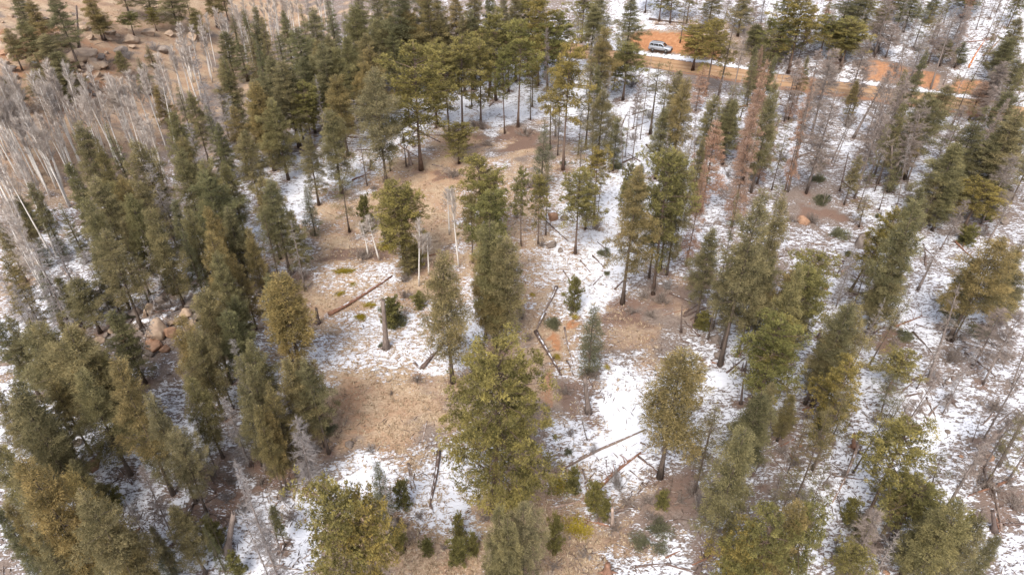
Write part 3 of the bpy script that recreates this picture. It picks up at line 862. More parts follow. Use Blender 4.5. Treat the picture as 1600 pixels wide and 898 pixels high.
# ------------------------------------------------------------------ where the trees stand
# each list is read in a 400 x 300 pixel tile of the photograph (numbers are thirds of a pixel):
# kind, tip x, tip y, foot y, crown width [, foot x of a leaning stem]
TILES = {
    (0, 0): """F 130 -20 260 120;F 235 -40 330 140;F 95 90 330 120;F 195 150 420 150;F 255 230 480 150;F 165 320 490 140;F 20 350 520 90;F 60 -60 200 110;E 30 -40 120 30;
G 395 -60 190 100;G 450 60 190 90;F 545 -120 90 130;P 600 80 170 70;F 660 -100 80 110;F 770 -90 145 130;P 712 75 145 45;Q 845 -80 170 60;G 900 35 190 90;F 960 -100 130 100;P 1030 -60 95 70;
S 1128 25 200 50;G 550 235 370 75;S 640 265 440 70;S 690 215 320 45;F 1040 140 370 110;S 1078 65 240 75;S 1160 140 420 70;G 1040 265 620 140;S 1110 165 380 80;F 1180 365 720 130;G 1130 605 960 150;
F 1010 565 860 90;G 800 515 900 130;F 730 395 660 95;G 820 690 1150 150;F 345 565 1050 160;G 650 640 1110 170;G 560 820 1260 130;G 960 735 1180 170;G 1055 760 1120 140;F 440 640 1110 110;
D 900 240 720 100;D 945 370 760 100;D 1000 380 650 100;D 870 560 900 90;D 690 760 1160 110;D 1060 430 800 90;S 500 560 1000 80;F 880 420 760 90;S 960 480 840 80;F 1080 480 820 120;S 820 380 700 60;F 300 740 1200 120;E 350 20 235 25 375;
F 1190 20 330 90;G 20 130 330 90;F 285 330 500 90""",
    (400, 0): """S 20 70 420 75;S 5 180 500 80;F 190 120 560 165;S 100 130 420 80;D 60 60 320 70;D 280 60 340 70;S 330 -60 320 85;S 350 20 380 80;F 470 -70 330 120;F 550 -80 360 120;F 600 -40 380 100;F 690 -70 390 140;F 760 -80 370 120;
F 830 -70 380 130;F 925 -60 400 140;F 1010 -70 400 120;F 1085 -60 420 110;F 1150 -50 420 110;G 450 20 440 155;G 560 80 470 120;G 500 150 480 130;F 640 120 480 110;G 410 165 560 140;G 370 205 620 140;F 290 170 580 110;G 710 30 440 140;F 620 60 450 110;
G -10 380 800 150;G 70 460 840 150;P 205 375 690 110;E 275 350 700 60;G 370 345 730 150;G 335 510 910 170;F 230 620 960 125;G 500 280 640 120;G 545 318 895 200 c=p;E 455 460 870 70 520;F 150 300 680 110;F 60 250 600 120;F 260 250 600 100;
P 720 190 795 210 c=y;P 820 190 580 100 c=y;P 880 200 650 120;P 945 155 635 140;P 1040 200 590 120;P 1085 250 450 80;P 1115 55 470 140;P 1160 235 625 80;F 20 320 740 110;
P 940 572 765 110;Q 665 400 780 60;G 20 815 1210 140;P 650 850 1240 165 c=y;P 1040 725 1130 150 c=y;P 1095 800 1170 120;F 1000 30 420 110;F 860 60 430 120;F 780 100 440 110;S 540 60 420 80;F 960 60 430 110;S 410 40 380 80;F 120 40 330 90;S 210 10 330 60;D 235 -20 290 60;
P 700 380 560 90;E 695 300 500 30;P 830 420 600 60;Q 600 560 800 60;Q 1000 250 500 70;F 330 150 560 100;F 210 250 620 110;P 1180 100 430 90""",
    (800, 0): """P 30 95 595 130;P 80 -40 350 130;F 20 -40 380 120;P 130 -10 400 120;P 175 105 420 110;Q 235 45 330 110;P 268 185 795 140;Q 190 345 700 100;B 145 560 900 110;F 385 15 330 130;G 435 125 480 145;F 410 -40 260 130;F 565 -40 330 145;
P 545 195 470 130;Q 375 245 690 110;G 430 415 760 150;G 495 545 800 90;Q 325 470 725 70;Q 690 285 628 140;E 600 420 745 60;E 555 490 735 40;G 775 325 640 110;P 880 105 330 140;P 965 85 445 110;Q 1050 -10 465 130;F 1095 -40 170 110;F 950 -60 130 110;
P 845 -90 108 70;P 715 -120 100 80;P 768 -120 112 80;P 640 -100 60 70;G 810 365 840 160;R 895 300 520 75;G 955 435 720 110;R 965 555 990 140;F 1045 455 770 110;E 1040 370 600 70;R 1165 370 760 110;G 780 690 1260 165;F 605 750 1110 95;
P 410 690 1020 110;Q 330 640 900 90;F 1160 120 250 70;P 490 250 420 60;Q 90 330 560 60;Q 210 420 640 50;R 1155 480 1060 130;E 1010 390 640 40;Q 820 -40 200 60;F 1185 200 420 60;P 560 760 1000 60;Q 480 480 720 60;P 340 -60 200 100;Q 740 280 560 70;
P 100 170 500 70;E 270 180 470 40;E 460 300 520 40;F 900 640 1000 90""",
    (1200, 0): """P 185 -30 345 160;P 60 95 345 130;P 290 70 270 100;F 385 -40 165 130;P 400 100 325 130;G 40 385 900 130;R 225 340 895 70;T 310 225 500 130;T 320 410 905 190;T 605 100 270 100;T 565 330 660 90;T 590 375 885 80;T 640 360 832 80;N 890 20 415 60 760;
D 930 20 240 150;D 870 40 240 80;E 1125 -80 182 40;E 1150 -60 125 40;E 1105 -90 90 40;F 690 -30 150 110;F 790 -20 95 90;F 840 390 620 140;F 760 425 720 140;F 650 470 860 100;E 880 530 842 50;F 985 560 930 190 c=d;F 1080 600 960 170;T 1110 280 555 120;T 1080 330 545 90;
F 1140 420 690 170;F 1190 520 820 140;F 1160 600 850 150;Q 1180 150 380 90;E 745 600 850 110;F 550 20 160 90;Q 570 60 240 60;E 1040 20 120 30;P 490 -20 120 60;Q 800 90 200 50;T 470 280 560 100;F 700 560 850 100;T 690 300 520 110;P 960 -40 80 80;F 850 180 310 70;P 110 -60 200 90;E 660 40 200 40;P 1190 -40 130 60;
R 20 560 860 90;T 250 230 420 90;T 1060 400 600 80;S 640 680 900 60;R 160 300 560 80""",
    (0, 300): """F -40 560 960 150;F -30 120 420 90;D -20 350 700 110;F 70 10 195 110;D 130 240 660 190;F 15 300 700 130;B 165 215 350 60;B 245 175 305 65;G 385 20 560 130;F 470 170 650 170;G 500 -60 350 140;G 600 -10 470 140;G 690 60 540 150;F 800 20 420 120;Q 570 200 520 70;F 640 110 450 110;F 350 400 660 180;E 548 470 620 50 520;
D 385 270 600 120;G 960 60 500 120;G 985 180 640 150;G 1070 90 430 110;G 1000 270 700 140;G 170 600 1080 220;G 340 620 1120 210;G 470 745 1150 150;G 830 570 1030 170;G 900 640 1060 180;G 960 480 760 130;F 1080 470 800 120;D 1070 690 1050 90;G 1170 700 1120 160;F 20 560 960 130;
D 240 210 560 110;S 160 330 600 90;F 270 380 640 90;F 430 260 600 100;E 655 200 530 60 805;E 755 350 895 70 630;S 700 170 480 80;F 560 120 480 90;S 850 170 520 80;G 880 60 470 120;G 1150 170 560 110;F 1050 590 900 110;Q 990 720 1010 80;Q 610 380 580 60;F 1110 330 640 110;D 50 420 780 110;
F 90 110 300 80;S 280 40 330 70;F 250 560 900 80""",
    (400, 300): """F 50 -80 390 150;F 150 80 400 120;Q 20 60 420 90;E 155 130 460 90;B 232 -30 205 95;K 500 20 185 70;Q 390 -100 188 110;P 655 -40 375 150 c=y;S 690 150 385 95;K 735 250 350 80;G 100 375 845 270 c=o;G 875 275 892 240;P 1080 -10 520 150;G 1110 130 720 210;G 1160 200 740 200;G 1060 220 690 150;F 1130 370 745 180;
G 180 770 1120 160;F 60 380 800 120;K 760 470 540 70;K 625 500 620 110;Q 10 760 1080 110;F 1000 0 330 90;K 610 120 240 70""",
    (800, 300): """P 320 -95 287 140;P 130 -90 243 70;P 45 -120 252 60;F 360 -60 175 80;F 595 -135 522 190;P 765 -215 478 170;F 700 -10 400 110;G 820 -200 388 120;R 905 -150 345 90;F 955 145 605 140;Q 1075 -20 690 80;F 1175 -20 810 220;F 1110 200 730 160;K 298 400 560 80;B 388 515 858 145;G 810 740 1335 325;
Q 420 -110 170 60;F 1190 250 760 130;K 900 560 640 80;Q 1010 330 640 60;P 540 -60 200 50;E 450 130 355 20;Q 170 -150 200 60""",
    (1200, 300): """G 65 10 640 150;P 250 275 600 150;F 120 355 770 160;F 30 290 700 140;P 75 590 1020 170 c=y;G 405 515 960 200;F 300 640 990 150;Q 465 20 165 80 425;P 620 70 465 120 382;G 735 45 692 220;F 650 190 690 150;F 590 90 385 110;G 1090 195 690 230;F 990 300 640 150;N 900 420 893 120 745;P 1015 -50 168 150;F 730 -30 200 110;F 860 -40 180 120;
P 640 755 930 130;T 1197 560 900 150;G 1190 240 560 110;B 1185 430 580 70;N 1215 700 900 60 1145;F 180 500 800 130;K 1060 40 130 60;Q 410 640 900 80;F 560 360 560 80;K 960 160 240 80""",
    (0, 598): """F -40 20 500 170;G -60 300 800 180;F -30 560 1000 150;F 60 -30 430 200 c=d;F 110 120 480 180;G 360 -60 430 230;F 500 -140 520 210;F 590 60 500 130;G 690 45 560 160 c=p;G 790 200 610 150 c=p;G 895 -40 350 150;G 60 360 980 190;G 310 415 980 190 c=o;G 400 560 1080 190;G 520 620 1090 180;F 330 340 640 130;F 160 690 1100 160;D 120 430 900 160;G 810 570 890 160;E 580 530 745 70 695;E 655 540 900 40 820;
D 1100 340 900 90;E 1125 560 960 100;F 1130 -20 430 140;F 1190 90 520 120;E 450 620 1000 110 560;B 720 730 900 110;Q 960 600 800 60;K 960 640 760 100;F 230 -30 330 130;K 1080 800 900 80;F 700 650 900 60;Q 890 100 400 60;K 480 480 600 90;F 20 520 1000 110;S 950 650 880 50""",
    (400, 598): """F 60 -10 440 130;F 230 -130 330 150;D 170 160 500 170;P 330 455 1180 240 c=y;P 480 530 1200 170;B 560 365 640 120;K 670 460 580 75;K 658 685 775 75;K 795 730 795 60;K 940 615 725 65;K 945 740 840 110;G 1130 590 1110 170;H 1095 -165 590 480 c=y;G 1190 640 1150 170;E 590 440 700 90;G 30 120 500 120;E 60 480 740 70 100;E 30 540 800 60;Q 110 -50 360 90;
K 1010 700 800 60;F 70 560 760 70;Q 250 20 300 70""",
    (800, 598): """G 60 545 1050 190 c=p;Q 960 90 520 130;G 1090 190 810 225;F 1175 40 420 230 c=d;K 290 400 515 75;K 395 475 595 95;K 440 545 635 60;K 712 508 582 62;K 205 625 785 80;P 1080 760 1060 130;P 1140 690 1060 170;E 300 60 268 60 352;E 290 190 405 20 283;F 1030 640 800 70;K 20 480 600 80""",
    (1200, 598): """P 690 185 650 225 c=y;Q 600 85 418 80 490;Q 290 105 533 120 137;Q 400 10 280 90;Q 590 -60 168 100 524;N 1270 -190 268 60 1005;N 1290 40 235 60 1075;N 1330 -60 390 90 1080;N 1300 160 445 70 1130;G 130 525 1060 190;P 60 590 1100 170;P 240 570 1080 140;P 430 755 950 120;G 920 545 990 240;F 1020 610 1010 170;F 830 555 900 170;P 700 480 680 150;
F 20 -20 350 110;K 480 645 730 90;E 620 690 940 90;Q 340 -20 300 70;K 960 620 800 90;E 20 330 490 40;Q 180 180 420 60;F 1080 700 960 110;K 410 540 640 80;Q 640 500 760 70""",
}
TILES2 = {
    (800, 0): "T 1190 -10 180 90;T 1000 190 430 110;T 1200 190 620 100 1070;T 1235 230 555 90 1130;T 1290 310 600 90;F 1330 280 560 140;F 1400 440 690 150;T 1530 210 375 110;R 1480 250 375 80;F 1590 330 640 150;E 1530 10 122 20 1502;E 1580 -30 82 20 1545;F 770 70 170 60;P 1060 60 190 100;Q 1150 30 160 60;E 1175 50 172 20;Q 1240 -30 90 60;E 1340 20 130 20;Q 1300 20 150 50;F 1410 140 212 50;F 1560 110 262 80;F 1592 50 220 80;Q 700 265 480 80;F 690 305 490 100;R 760 395 570 80;R 800 295 420 70;E 370 335 490 20;E 397 325 502 20;E 1020 480 645 20;N 948 235 600 50 862;N 1180 230 432 60 1066;F 1100 -20 90 90;F 1200 -40 60 90;P 1450 -60 60 90;T 1350 60 200 70;D 1290 120 290 90;T 1110 120 320 90;T 900 180 380 70;Q 1440 230 400 60;F 1590 180 330 90;T 1420 330 520 80;E 1250 380 640 30 1205;Q 610 420 640 70;F 480 330 560 90;Q 280 120 330 70;P 150 40 260 80;F 1090 480 640 50;Q 1340 560 720 60;T 1570 480 700 90;N 1010 20 200 40 985;E 1230 120 260 40 1212",
    (800, 449): "P 845 95 420 120;F 1060 40 370 130;P 1065 235 490 100;G 885 -70 310 120;P 1290 600 790 130;T 1150 700 890 110;F 1590 -60 130 110;T 1590 380 560 90;Q 640 360 640 80;F 880 330 480 70;E 1500 300 480 30 1440;P 940 -60 220 110;Q 1130 -100 90 60;E 720 290 365 15;K 990 380 480 60;T 1540 60 250 110;Q 1480 -40 170 80",
    (0, 0): "F 1240 -60 300 120;F 1340 -60 300 110;S 760 20 190 40;S 790 60 230 50;F 560 420 720 90;F 880 180 460 110;F 790 240 520 110;S 690 180 420 60;F 1160 140 400 110;F 1010 130 420 110;F 640 520 850 130;F 280 540 900 120;S 460 470 720 50;F 90 560 800 60;B 60 610 720 60;S 1090 0 230 60;F 980 20 300 100;F 700 640 900 110;F 430 560 830 100",
    (0, 449): "F 90 100 380 150;G 210 120 480 180;F 350 60 300 110;F 700 60 330 120;G 620 0 300 130;F 30 300 700 160;G 40 520 980 170;F 250 620 1050 150;Q 760 380 560 70;D 700 330 560 80;F 130 400 620 110;B 180 530 660 70;F 780 230 520 90;G 900 220 520 120;D 860 330 560 90;D 740 560 980 90;T 430 560 800 70;N 590 60 340 40",
}
for k__, v__ in TILES2.items():           # read at half a pixel
    for ent in v__.split(';'):
        f_ = ent.split()
        q_ = [float(q) * T3 / 2 for q in f_[1:]]
        TILES[k__ if k__ in TILES else (k__[0], k__[1] + .0)] = TILES.get(k__, "") + ";" + ' '.join([f_[0]] + ['%.1f' % q for q in q_])
SPECIAL = {}     # labels of single trees, keyed by tile and tip
n_ = 0
heights = []
for (tx0, ty0), txt in TILES.items():
    for ent in txt.replace("\n", "").split(";"):
        f_ = ent.split()
        if len(f_) < 5:
            continue
        cc_ = {'y': (1.10, 1.07, .90), 'o': (1.20, 1.08, .84), 'd': (.72, .76, .74), 'p': (1.02, 1.03, 1.08)}[f_.pop()[2]] if f_[-1].startswith('c=') else None
        k_, v_ = f_[0], [float(q) for q in f_[1:]]
        bx_ = tx0 + v_[4] / T3 if len(v_) > 4 else None
        tree_px(k_, tx0 + v_[0] / T3, ty0 + v_[1] / T3, ty0 + v_[2] / T3, v_[3] / T3, bx=bx_, col=cc_)
        heights.append((round(THINGS[-1]['h'], 1), k_, tx0, ty0, f_[1], f_[2]))
        n_ += 1

# aspens: a belt along the gully, foot positions in photo pixels (x, y), several stems to a clump
ASP = [(20, 300, 2), (45, 285, 3), (70, 300, 3), (95, 292, 4), (110, 330, 3), (75, 350, 2), (40, 380, 2), (95, 395, 3), (60, 440, 2), (98, 505, 2), (85, 480, 1), (125, 300, 2), (140, 270, 3), (160, 275, 2), (185, 268, 3),
       (175, 250, 2), (205, 240, 3), (225, 245, 3), (240, 270, 3), (255, 285, 3), (265, 300, 2), (225, 215, 2), (250, 205, 2), (200, 205, 2), (270, 180, 3), (290, 160, 3), (310, 150, 3), (285, 200, 2), (330, 130, 3), (345, 105, 3), (325, 165, 2),
       (365, 95, 3), (385, 80, 3), (410, 70, 4), (435, 62, 4), (455, 55, 4), (475, 60, 3), (500, 50, 3), (425, 90, 2), (395, 110, 2), (440, 35, 3), (520, 40, 2), (10, 360, 2), (30, 330, 2), (5, 250, 2), (15, 270, 2), (60, 260, 2), (100, 250, 2), (35, 250, 2), (300, 125, 2)]
ASP += [(80, 270, 3), (55, 275, 3), (120, 265, 3), (150, 240, 3), (20, 240, 3), (60, 235, 3), (180, 255, 2), (120, 240, 3), (210, 265, 2), (10, 285, 2), (270, 240, 2)]
for ax, ay, nn in ASP:
    for k in range(nn):
        b_ = hit(ax + rr.gauss(0, 9), ay + rr.gauss(0, 5))
        h_ = rr.uniform(11, 15) * (0.8 if ay < 220 else 1)
        put_tree('A', b_, h_, rr.uniform(1.7, 2.9), lean=(rr.gauss(0, .035), rr.gauss(0, .04)), litter=0.3)
# thin trees and dead stems that fill the slope on the road side
g_ = random.Random(77)
taken = [(t['o'].location.x, t['o'].location.y) for t in THINGS]
made = 0
while made < 118:
    zone = g_.random()
    if zone < 0.6:
        fx, fy = g_.uniform(1010, 1610), g_.uniform(8, 330)
    elif zone < 0.72:
        fx, fy = g_.uniform(840, 1010), g_.uniform(60, 280)
    else:
        fx, fy = g_.uniform(1190, 1620), g_.uniform(330, 860)
    b_ = hit(fx, fy)
    if abs(float(road_d(b_[0], b_[1]))) < 4.6 or (960 < fx < 1100 and 30 < fy < 200):
        continue
    if any((b_[0] - q[0]) ** 2 + (b_[1] - q[1]) ** 2 < 2.2 for q in taken):
        continue
    taken.append((b_[0], b_[1]))
    u = g_.random()
    near_ = fy > 330
    k_ = 'E' if u < .36 else 'Q' if u < .60 else 'T' if u < .72 else 'N' if u < .78 else 'R' if u < .82 and not near_ else 'D' if u < .86 else 'F' if u < .94 and not near_ else 'Q'
    h_ = g_.uniform(8, 14.5) * (0.75 if near_ else 1)
    w_ = {'E': 1.7, 'Q': 2.0, 'T': 2.2, 'N': 2.0, 'R': 2.2, 'D': 2.2, 'F': 2.5}[k_] * g_.uniform(.75, 1.2)
    put_tree(k_, b_, h_, w_, lean=(g_.gauss(0, .03), g_.gauss(0.02, .06)), litter=0.6)
    made += 1
# single white stems standing in the clearing
for tx, ty, by, bx in ((750, 130, 440, 762), (772, 190, 335, 776), (488, 150, 305, 526), (530, 120, 320, 577), (900, -20, 352, 948), (884, -20, 200, 905), (805, 190, 390, 808)):
    tree_px('A', 400 + tx / T3, 300 + ty / T3, 300 + by / T3, 26, bx=400 + bx / T3, litter=0.3)
for tx, ty, by, bx in ((255, 330, 640, 292), (690, 600, 760, 700), (490, 540, 300, 500)):
    pass
hs_ = sorted(heights)
print("TREES", n_, "lowest", hs_[:6], "highest", hs_[-30:])
_c = {}
for t_ in THINGS:
    _c[t_['noun']] = _c.get(t_['noun'], 0) + 1
print("COUNTS", _c)

# ------------------------------------------------------------------ stumps, logs, boulders, shrubs
def rec(o, kind, px, py, cat, label=None, w=0, h=0, q=0.5):
    THINGS.append(dict(o=o, kind=kind, h=h, w=w, q=q, px=px, py=py, label=label, cat=cat, noun=o.name.split('.')[0]))


def tp(t, x, y):
    return t[0] + x / T3, t[1] + y / T3


# fallen logs: tile, then from x y to x y, radius in metres, colour (g grey, r reddish rotten, d dark, p pale), B = with branch stubs
LOGS = {
    (400, 0): "715 595 865 665 .2 d;665 680 760 735 .14 g;420 640 530 650 .12 d;1090 500 1140 455 .12 g;980 500 1040 520 .1 d",
    (800, 0): "520 765 585 730 .15 d;630 680 700 755 .14 d;640 95 850 122 .22 d;670 118 880 132 .16 g;1060 505 1140 485 .14 r;560 600 640 570 .1 g",
    (1200, 0): "130 745 250 695 .16 d;0 105 60 85 .14 d;345 850 405 890 .13 d;1005 265 1085 185 .2 p;940 320 1010 190 .13 o;590 340 640 285 .13 p;700 350 725 300 .1 p;460 60 500 40 .1 g;1050 480 1100 470 .1 r",
    (0, 300): "290 355 335 410 .12 p;0 808 105 798 .24 g;40 245 180 200 .12 d;0 705 90 692 .12 d;60 760 95 720 .1 d;590 805 660 755 .16 p;300 350 380 400 .12 g;200 500 260 480 .1 g",
    (400, 300): "340 575 640 395 .20 r;775 825 885 708 .2 dB;810 300 860 285 .1 r;740 800 770 830 .12 d",
    (800, 300): "145 115 260 230 .12 d;205 448 150 570 .17 g;150 570 115 650 .17 g;115 655 225 862 .2 dB;375 300 435 355 .09 d;482 458 535 395 .10 d;238 368 268 405 .08 d;735 475 870 525 .11 d;800 582 905 545 .13 d;835 598 885 560 .09 d;805 568 885 512 .1 d;600 232 690 280 .1 g;380 435 425 390 .06 d;470 540 532 482 .07 g;790 690 865 722 .07 d;955 455 1025 400 .12 g;245 635 285 800 .08 g;1000 845 1090 775 .09 dB;255 790 290 860 .09 d;700 780 745 800 .09 d;990 540 1040 500 .08 d;1060 630 1120 640 .09 d",
    (1200, 300): "345 378 420 315 .14 p;200 247 312 245 .1 g;270 225 335 207 .08 g;1000 142 1130 100 .1 d;480 670 545 630 .13 d;680 655 790 780 .1 d;920 750 1065 865 .1 d;650 890 760 850 .09 d;400 480 470 470 .1 d;860 880 915 850 .14 g;1165 390 1197 400 .2 d;690 620 760 640 .07 d;1000 700 1060 720 .07 g",
    (0, 598): "862 642 922 532 .18 d;615 715 655 680 .16 r;880 370 905 415 .1 d;920 480 1000 500 .1 d;960 560 1030 520 .1 d;880 450 960 430 .1 d",
    (400, 598): "585 358 712 343 .08 g;712 375 724 502 .06 g;717 376 746 498 .06 g;852 322 816 578 .17 d;797 180 780 280 .06 p;75 790 185 783 .09 g;818 572 832 610 .08 d;100 500 220 470 .1 d;420 290 470 268 .09 g;760 235 790 225 .07 g",
    (800, 598): "205 425 620 215 .15 g;412 490 600 325 .17 rB;592 343 736 455 .08 d;195 585 345 542 .12 p;330 405 350 505 .07 g;340 470 388 418 .07 d;575 862 722 845 .07 d;722 848 912 895 .1 d;600 280 640 300 .07 d;440 360 450 430 .04 d;480 610 570 580 .06 d;520 545 590 590 .06 d;860 890 890 840 .08 d;610 470 680 510 .05 d;550 410 600 450 .05 d",
    (1200, 598): "418 290 302 560 .12 p;325 532 340 602 .06 d;60 300 130 260 .08 r;1045 440 1085 690 .17 gB;1012 405 1058 560 .1 g;290 838 405 892 .09 g;0 378 60 400 .1 d;130 20 270 52 .07 d;640 66 722 45 .1 d;742 72 782 160 .1 d;100 330 130 380 .07 r;160 130 210 110 .08 r;120 25 190 18 .06 d;640 170 700 200 .06 d;50 470 70 520 .06 g;1140 520 1190 560 .08 d;1130 580 1190 620 .07 d;900 460 980 490 .06 d",
}
g_ = random.Random(21)


def more_logs(tile, n, x0, y0, x1, y1, lmin, lmax):
    for _ in range(n):
        x, y, a, l = g_.uniform(x0, x1), g_.uniform(y0, y1), g_.uniform(0, 6.28), g_.uniform(lmin, lmax)
        LOGS[tile] = LOGS.get(tile, '') + ';%d %d %d %d %.2f %s' % (x, y, x + l * math.cos(a), y + l * .55 * math.sin(a), g_.uniform(.05, .12), g_.choice('ddggr') + g_.choice(['', '', 'B']))


more_logs((1200, 0), 26, 20, 20, 1170, 880, 50, 150)
more_logs((1200, 300), 26, 60, 30, 1150, 870, 60, 190)
more_logs((1200, 598), 24, 60, 30, 1150, 870, 70, 210)
more_logs((800, 0), 14, 300, 380, 1170, 880, 50, 140)
more_logs((800, 300), 14, 250, 60, 1170, 860, 60, 150)
more_logs((800, 598), 12, 350, 420, 1150, 860, 60, 180)
more_logs((0, 598), 16, 200, 200, 1170, 860, 80, 220)
more_logs((400, 598), 8, 20, 480, 300, 860, 60, 170)
more_logs((0, 300), 12, 40, 300, 1100, 800, 60, 170)
more_logs((400, 0), 12, 420, 520, 1150, 860, 50, 150)
more_logs((0, 0), 8, 300, 120, 640, 460, 50, 110)
LOGCOL = {'g': (1.0, 0.97, 0.95), 'r': (1.1, 0.75, 0.58), 'd': (0.62, 0.56, 0.55), 'p': (1.6, 1.5, 1.4), 'o': (2.6, 1.25, 0.45)}
LOGWORD = {'g': 'weathered grey', 'r': 'reddish rotten', 'd': 'dark brown', 'p': 'pale bleached', 'o': 'orange barkless'}
for tl, txt in LOGS.items():
    for ent in txt.strip(';').split(';'):
        f_ = ent.split()
        x0, y0, x1, y1, r_ = (float(q) for q in f_[:5])
        c_ = f_[5]
        A, B = hit(*tp(tl, x0, y0)), hit(*tp(tl, x1, y1))
        L_ = np.linalg.norm(B - A)
        n = 7
        t = np.linspace(0, 1, n)
        P = A + (B - A) * t[:, None]
        zz = Z(P[:, 0], P[:, 1])
        rad = r_ * (1.25 - 0.8 * t) * np.random.default_rng(int(x0 * 7 + y0)).uniform(0.9, 1.1, n)
        P[:, 2] = 0.5 * np.linspace(zz[0], zz[-1], n) + 0.5 * zz + rad * 0.75
        P[:, 2] = np.maximum(P[:, 2], zz + rad * 0.3)
        sid = nrm(np.cross((B - A)[None], np.array([[0, 0, 1.0]])))[0]
        P += sid * (np.sin(t * 3.1 + x0) * 0.018 * L_)[:, None]
        mid = P[3].copy()
        mb = MB()
        mb.tube(P - mid, rad, 8, 0.5)
        stubs = []
        nb = int(L_ * (2.2 if 'B' in c_ else 0.35)) + 1
        for k in range(nb):
            u = rr.uniform(0.15, 0.97)
            q = P[0] * 0 + np.array([np.interp(u, t, P[:, i]) for i in range(3)]) - mid
            an = rr.uniform(0, 6.28)
            dv = sid * math.cos(an) + np.array([0, 0, 1]) * abs(math.sin(an)) + (B - A) / L_ * rr.uniform(-0.2, 0.6)
            ln = rr.uniform(0.25, 0.6) if 'B' not in c_ else rr.uniform(0.4, 1.3)
            stubs.append(np.stack([q, q + dv * ln * 0.6, q + dv * ln + np.array([rr.gauss(0, .1), rr.gauss(0, .1), -.05])]))
        o = new_obj('fallen_log', mb.mesh('fallen_log', M['log'], True))
        o.location = mid
        o.color = (*LOGCOL[c_[0]], 1)
        sb = MB()
        for s_ in stubs:
            sb.tube(s_, r_ * np.array([0.28, 0.2, 0.09]), 4, 0.5, caps=False)
        if 'B' in c_:
            for s_ in stubs:
                m1 = MB()
                m1.tube(s_, r_ * np.array([0.28, 0.2, 0.09]), 4, 0.5, caps=False)
                b_ = new_obj('branch', m1.mesh('log_branch', M['log']), o)
                b_.color = o.color
        ax, ay = tp(tl, (x0 + x1) / 2, (y0 + y1) / 2)
        rec(o, 'log' + c_[0], ax, ay, 'log', w=2 * r_, h=float(L_))

# stumps and broken stems: tile, foot x y, top x y, radius, colour
STUMPS = {
    (400, 300): "610 730 592 505 .3 g;290 612 281 545 .22 d",
    (400, 0): "722 768 712 705 .26 p;738 686 734 652 .22 g;690 662 689 636 .2 d;538 790 535 752 .18 d;630 770 632 752 .2 d",
    (800, 300): "790 655 795 538 .1 d;1088 835 1098 788 .09 d;1075 832 1080 805 .09 d;880 330 886 310 .2 d",
    (800, 598): "358 136 340 -25 .26 g;1070 98 1082 -10 .12 d;1128 68 1142 -15 .08 d;470 665 470 585 .18 p;445 890 448 845 .3 r;870 880 882 858 .15 d",
    (1200, 300): "240 682 245 645 .2 d;110 590 108 560 .2 d;1020 190 1022 160 .2 d",
    (0, 598): "1062 785 1092 610 .26 g;1010 800 1000 766 .14 d;1240 400 1236 360 .2 g",
    (1200, 598): "400 300 404 240 .18 r;850 82 852 55 .3 d;1060 690 1052 600 .2 d;540 860 520 790 .09 g;60 480 75 440 .1 g;190 78 220 -20 .1 d;262 108 295 0 .14 d",
    (0, 300): "40 240 50 130 .12 d;370 630 372 610 .2 d",
    (1200, 0): "335 895 375 720 .1 d;700 720 720 660 .15 d;575 880 580 680 .2 g",
    (0, 0): "370 228 358 30 .2 d",
}
for tl, txt in STUMPS.items():
    for ent in txt.split(';'):
        f_ = ent.split()
        x0, y0, x1, y1, r_ = (float(q) for q in f_[:5])
        A = hit(*tp(tl, x0, y0))
        d = ray(*tp(tl, x1, y1))
        tq = A[1] / d[1]
        T = np.array([d[0] * tq, A[1], H_CAM + d[2] * tq])
        if T[2] - A[2] < 0.5:
            T[2] = A[2] + 0.5
        n = 6
        t = np.linspace(0, 1, n)
        P = (T - A) * t[:, None]
        P[0, 2] -= 0.1
        hgt = T[2] - A[2]
        rad = r_ * (1 - 0.35 * t + 0.7 * np.exp(-t * hgt * 4))
        mb = MB()
        mb.tube(P, rad, 9, 0.5)
        for k in range(5):                       # splintered top
            an = rr.uniform(0, 6.28)
            q = P[-1] + 0.4 * r_ * np.array([math.cos(an), math.sin(an), 0])
            mb.tube(np.stack([q - [0, 0, .05], q + [0, 0, rr.uniform(.08, .35)]]), [r_ * 0.25, 0.01], 4, 0.5)
        root = new_obj('tree_stump', None)
        root.location = A
        o = new_obj('trunk', mb.mesh('stump_trunk', M['deadbark'], False), root)
        o.color = (*LOGCOL[f_[5]], 1)
        for k in range(4):                       # root flare
            an = k * 1.57 + rr.uniform(-.4, .4)
            m1 = MB()
            dv = np.array([math.cos(an), math.sin(an), 0])
            m1.tube(np.stack([dv * r_ * .5 + [0, 0, r_ * .7], dv * r_ * 1.8 + [0, 0, r_ * .2], dv * r_ * 3 + [0, 0, -.1]]), r_ * np.array([.45, .32, .12]), 5, 0.5)
            ro = new_obj('root', m1.mesh('stump_root', M['deadbark'], True), root)
            ro.color = o.color
        rec(root, 'stump' + f_[5], *tp(tl, (x0 + x1) / 2, (y0 + y1) / 2), 'stump', w=2 * r_, h=float(hgt))
        TREE_BASES.append((A[0], A[1], 0.7 + r_))


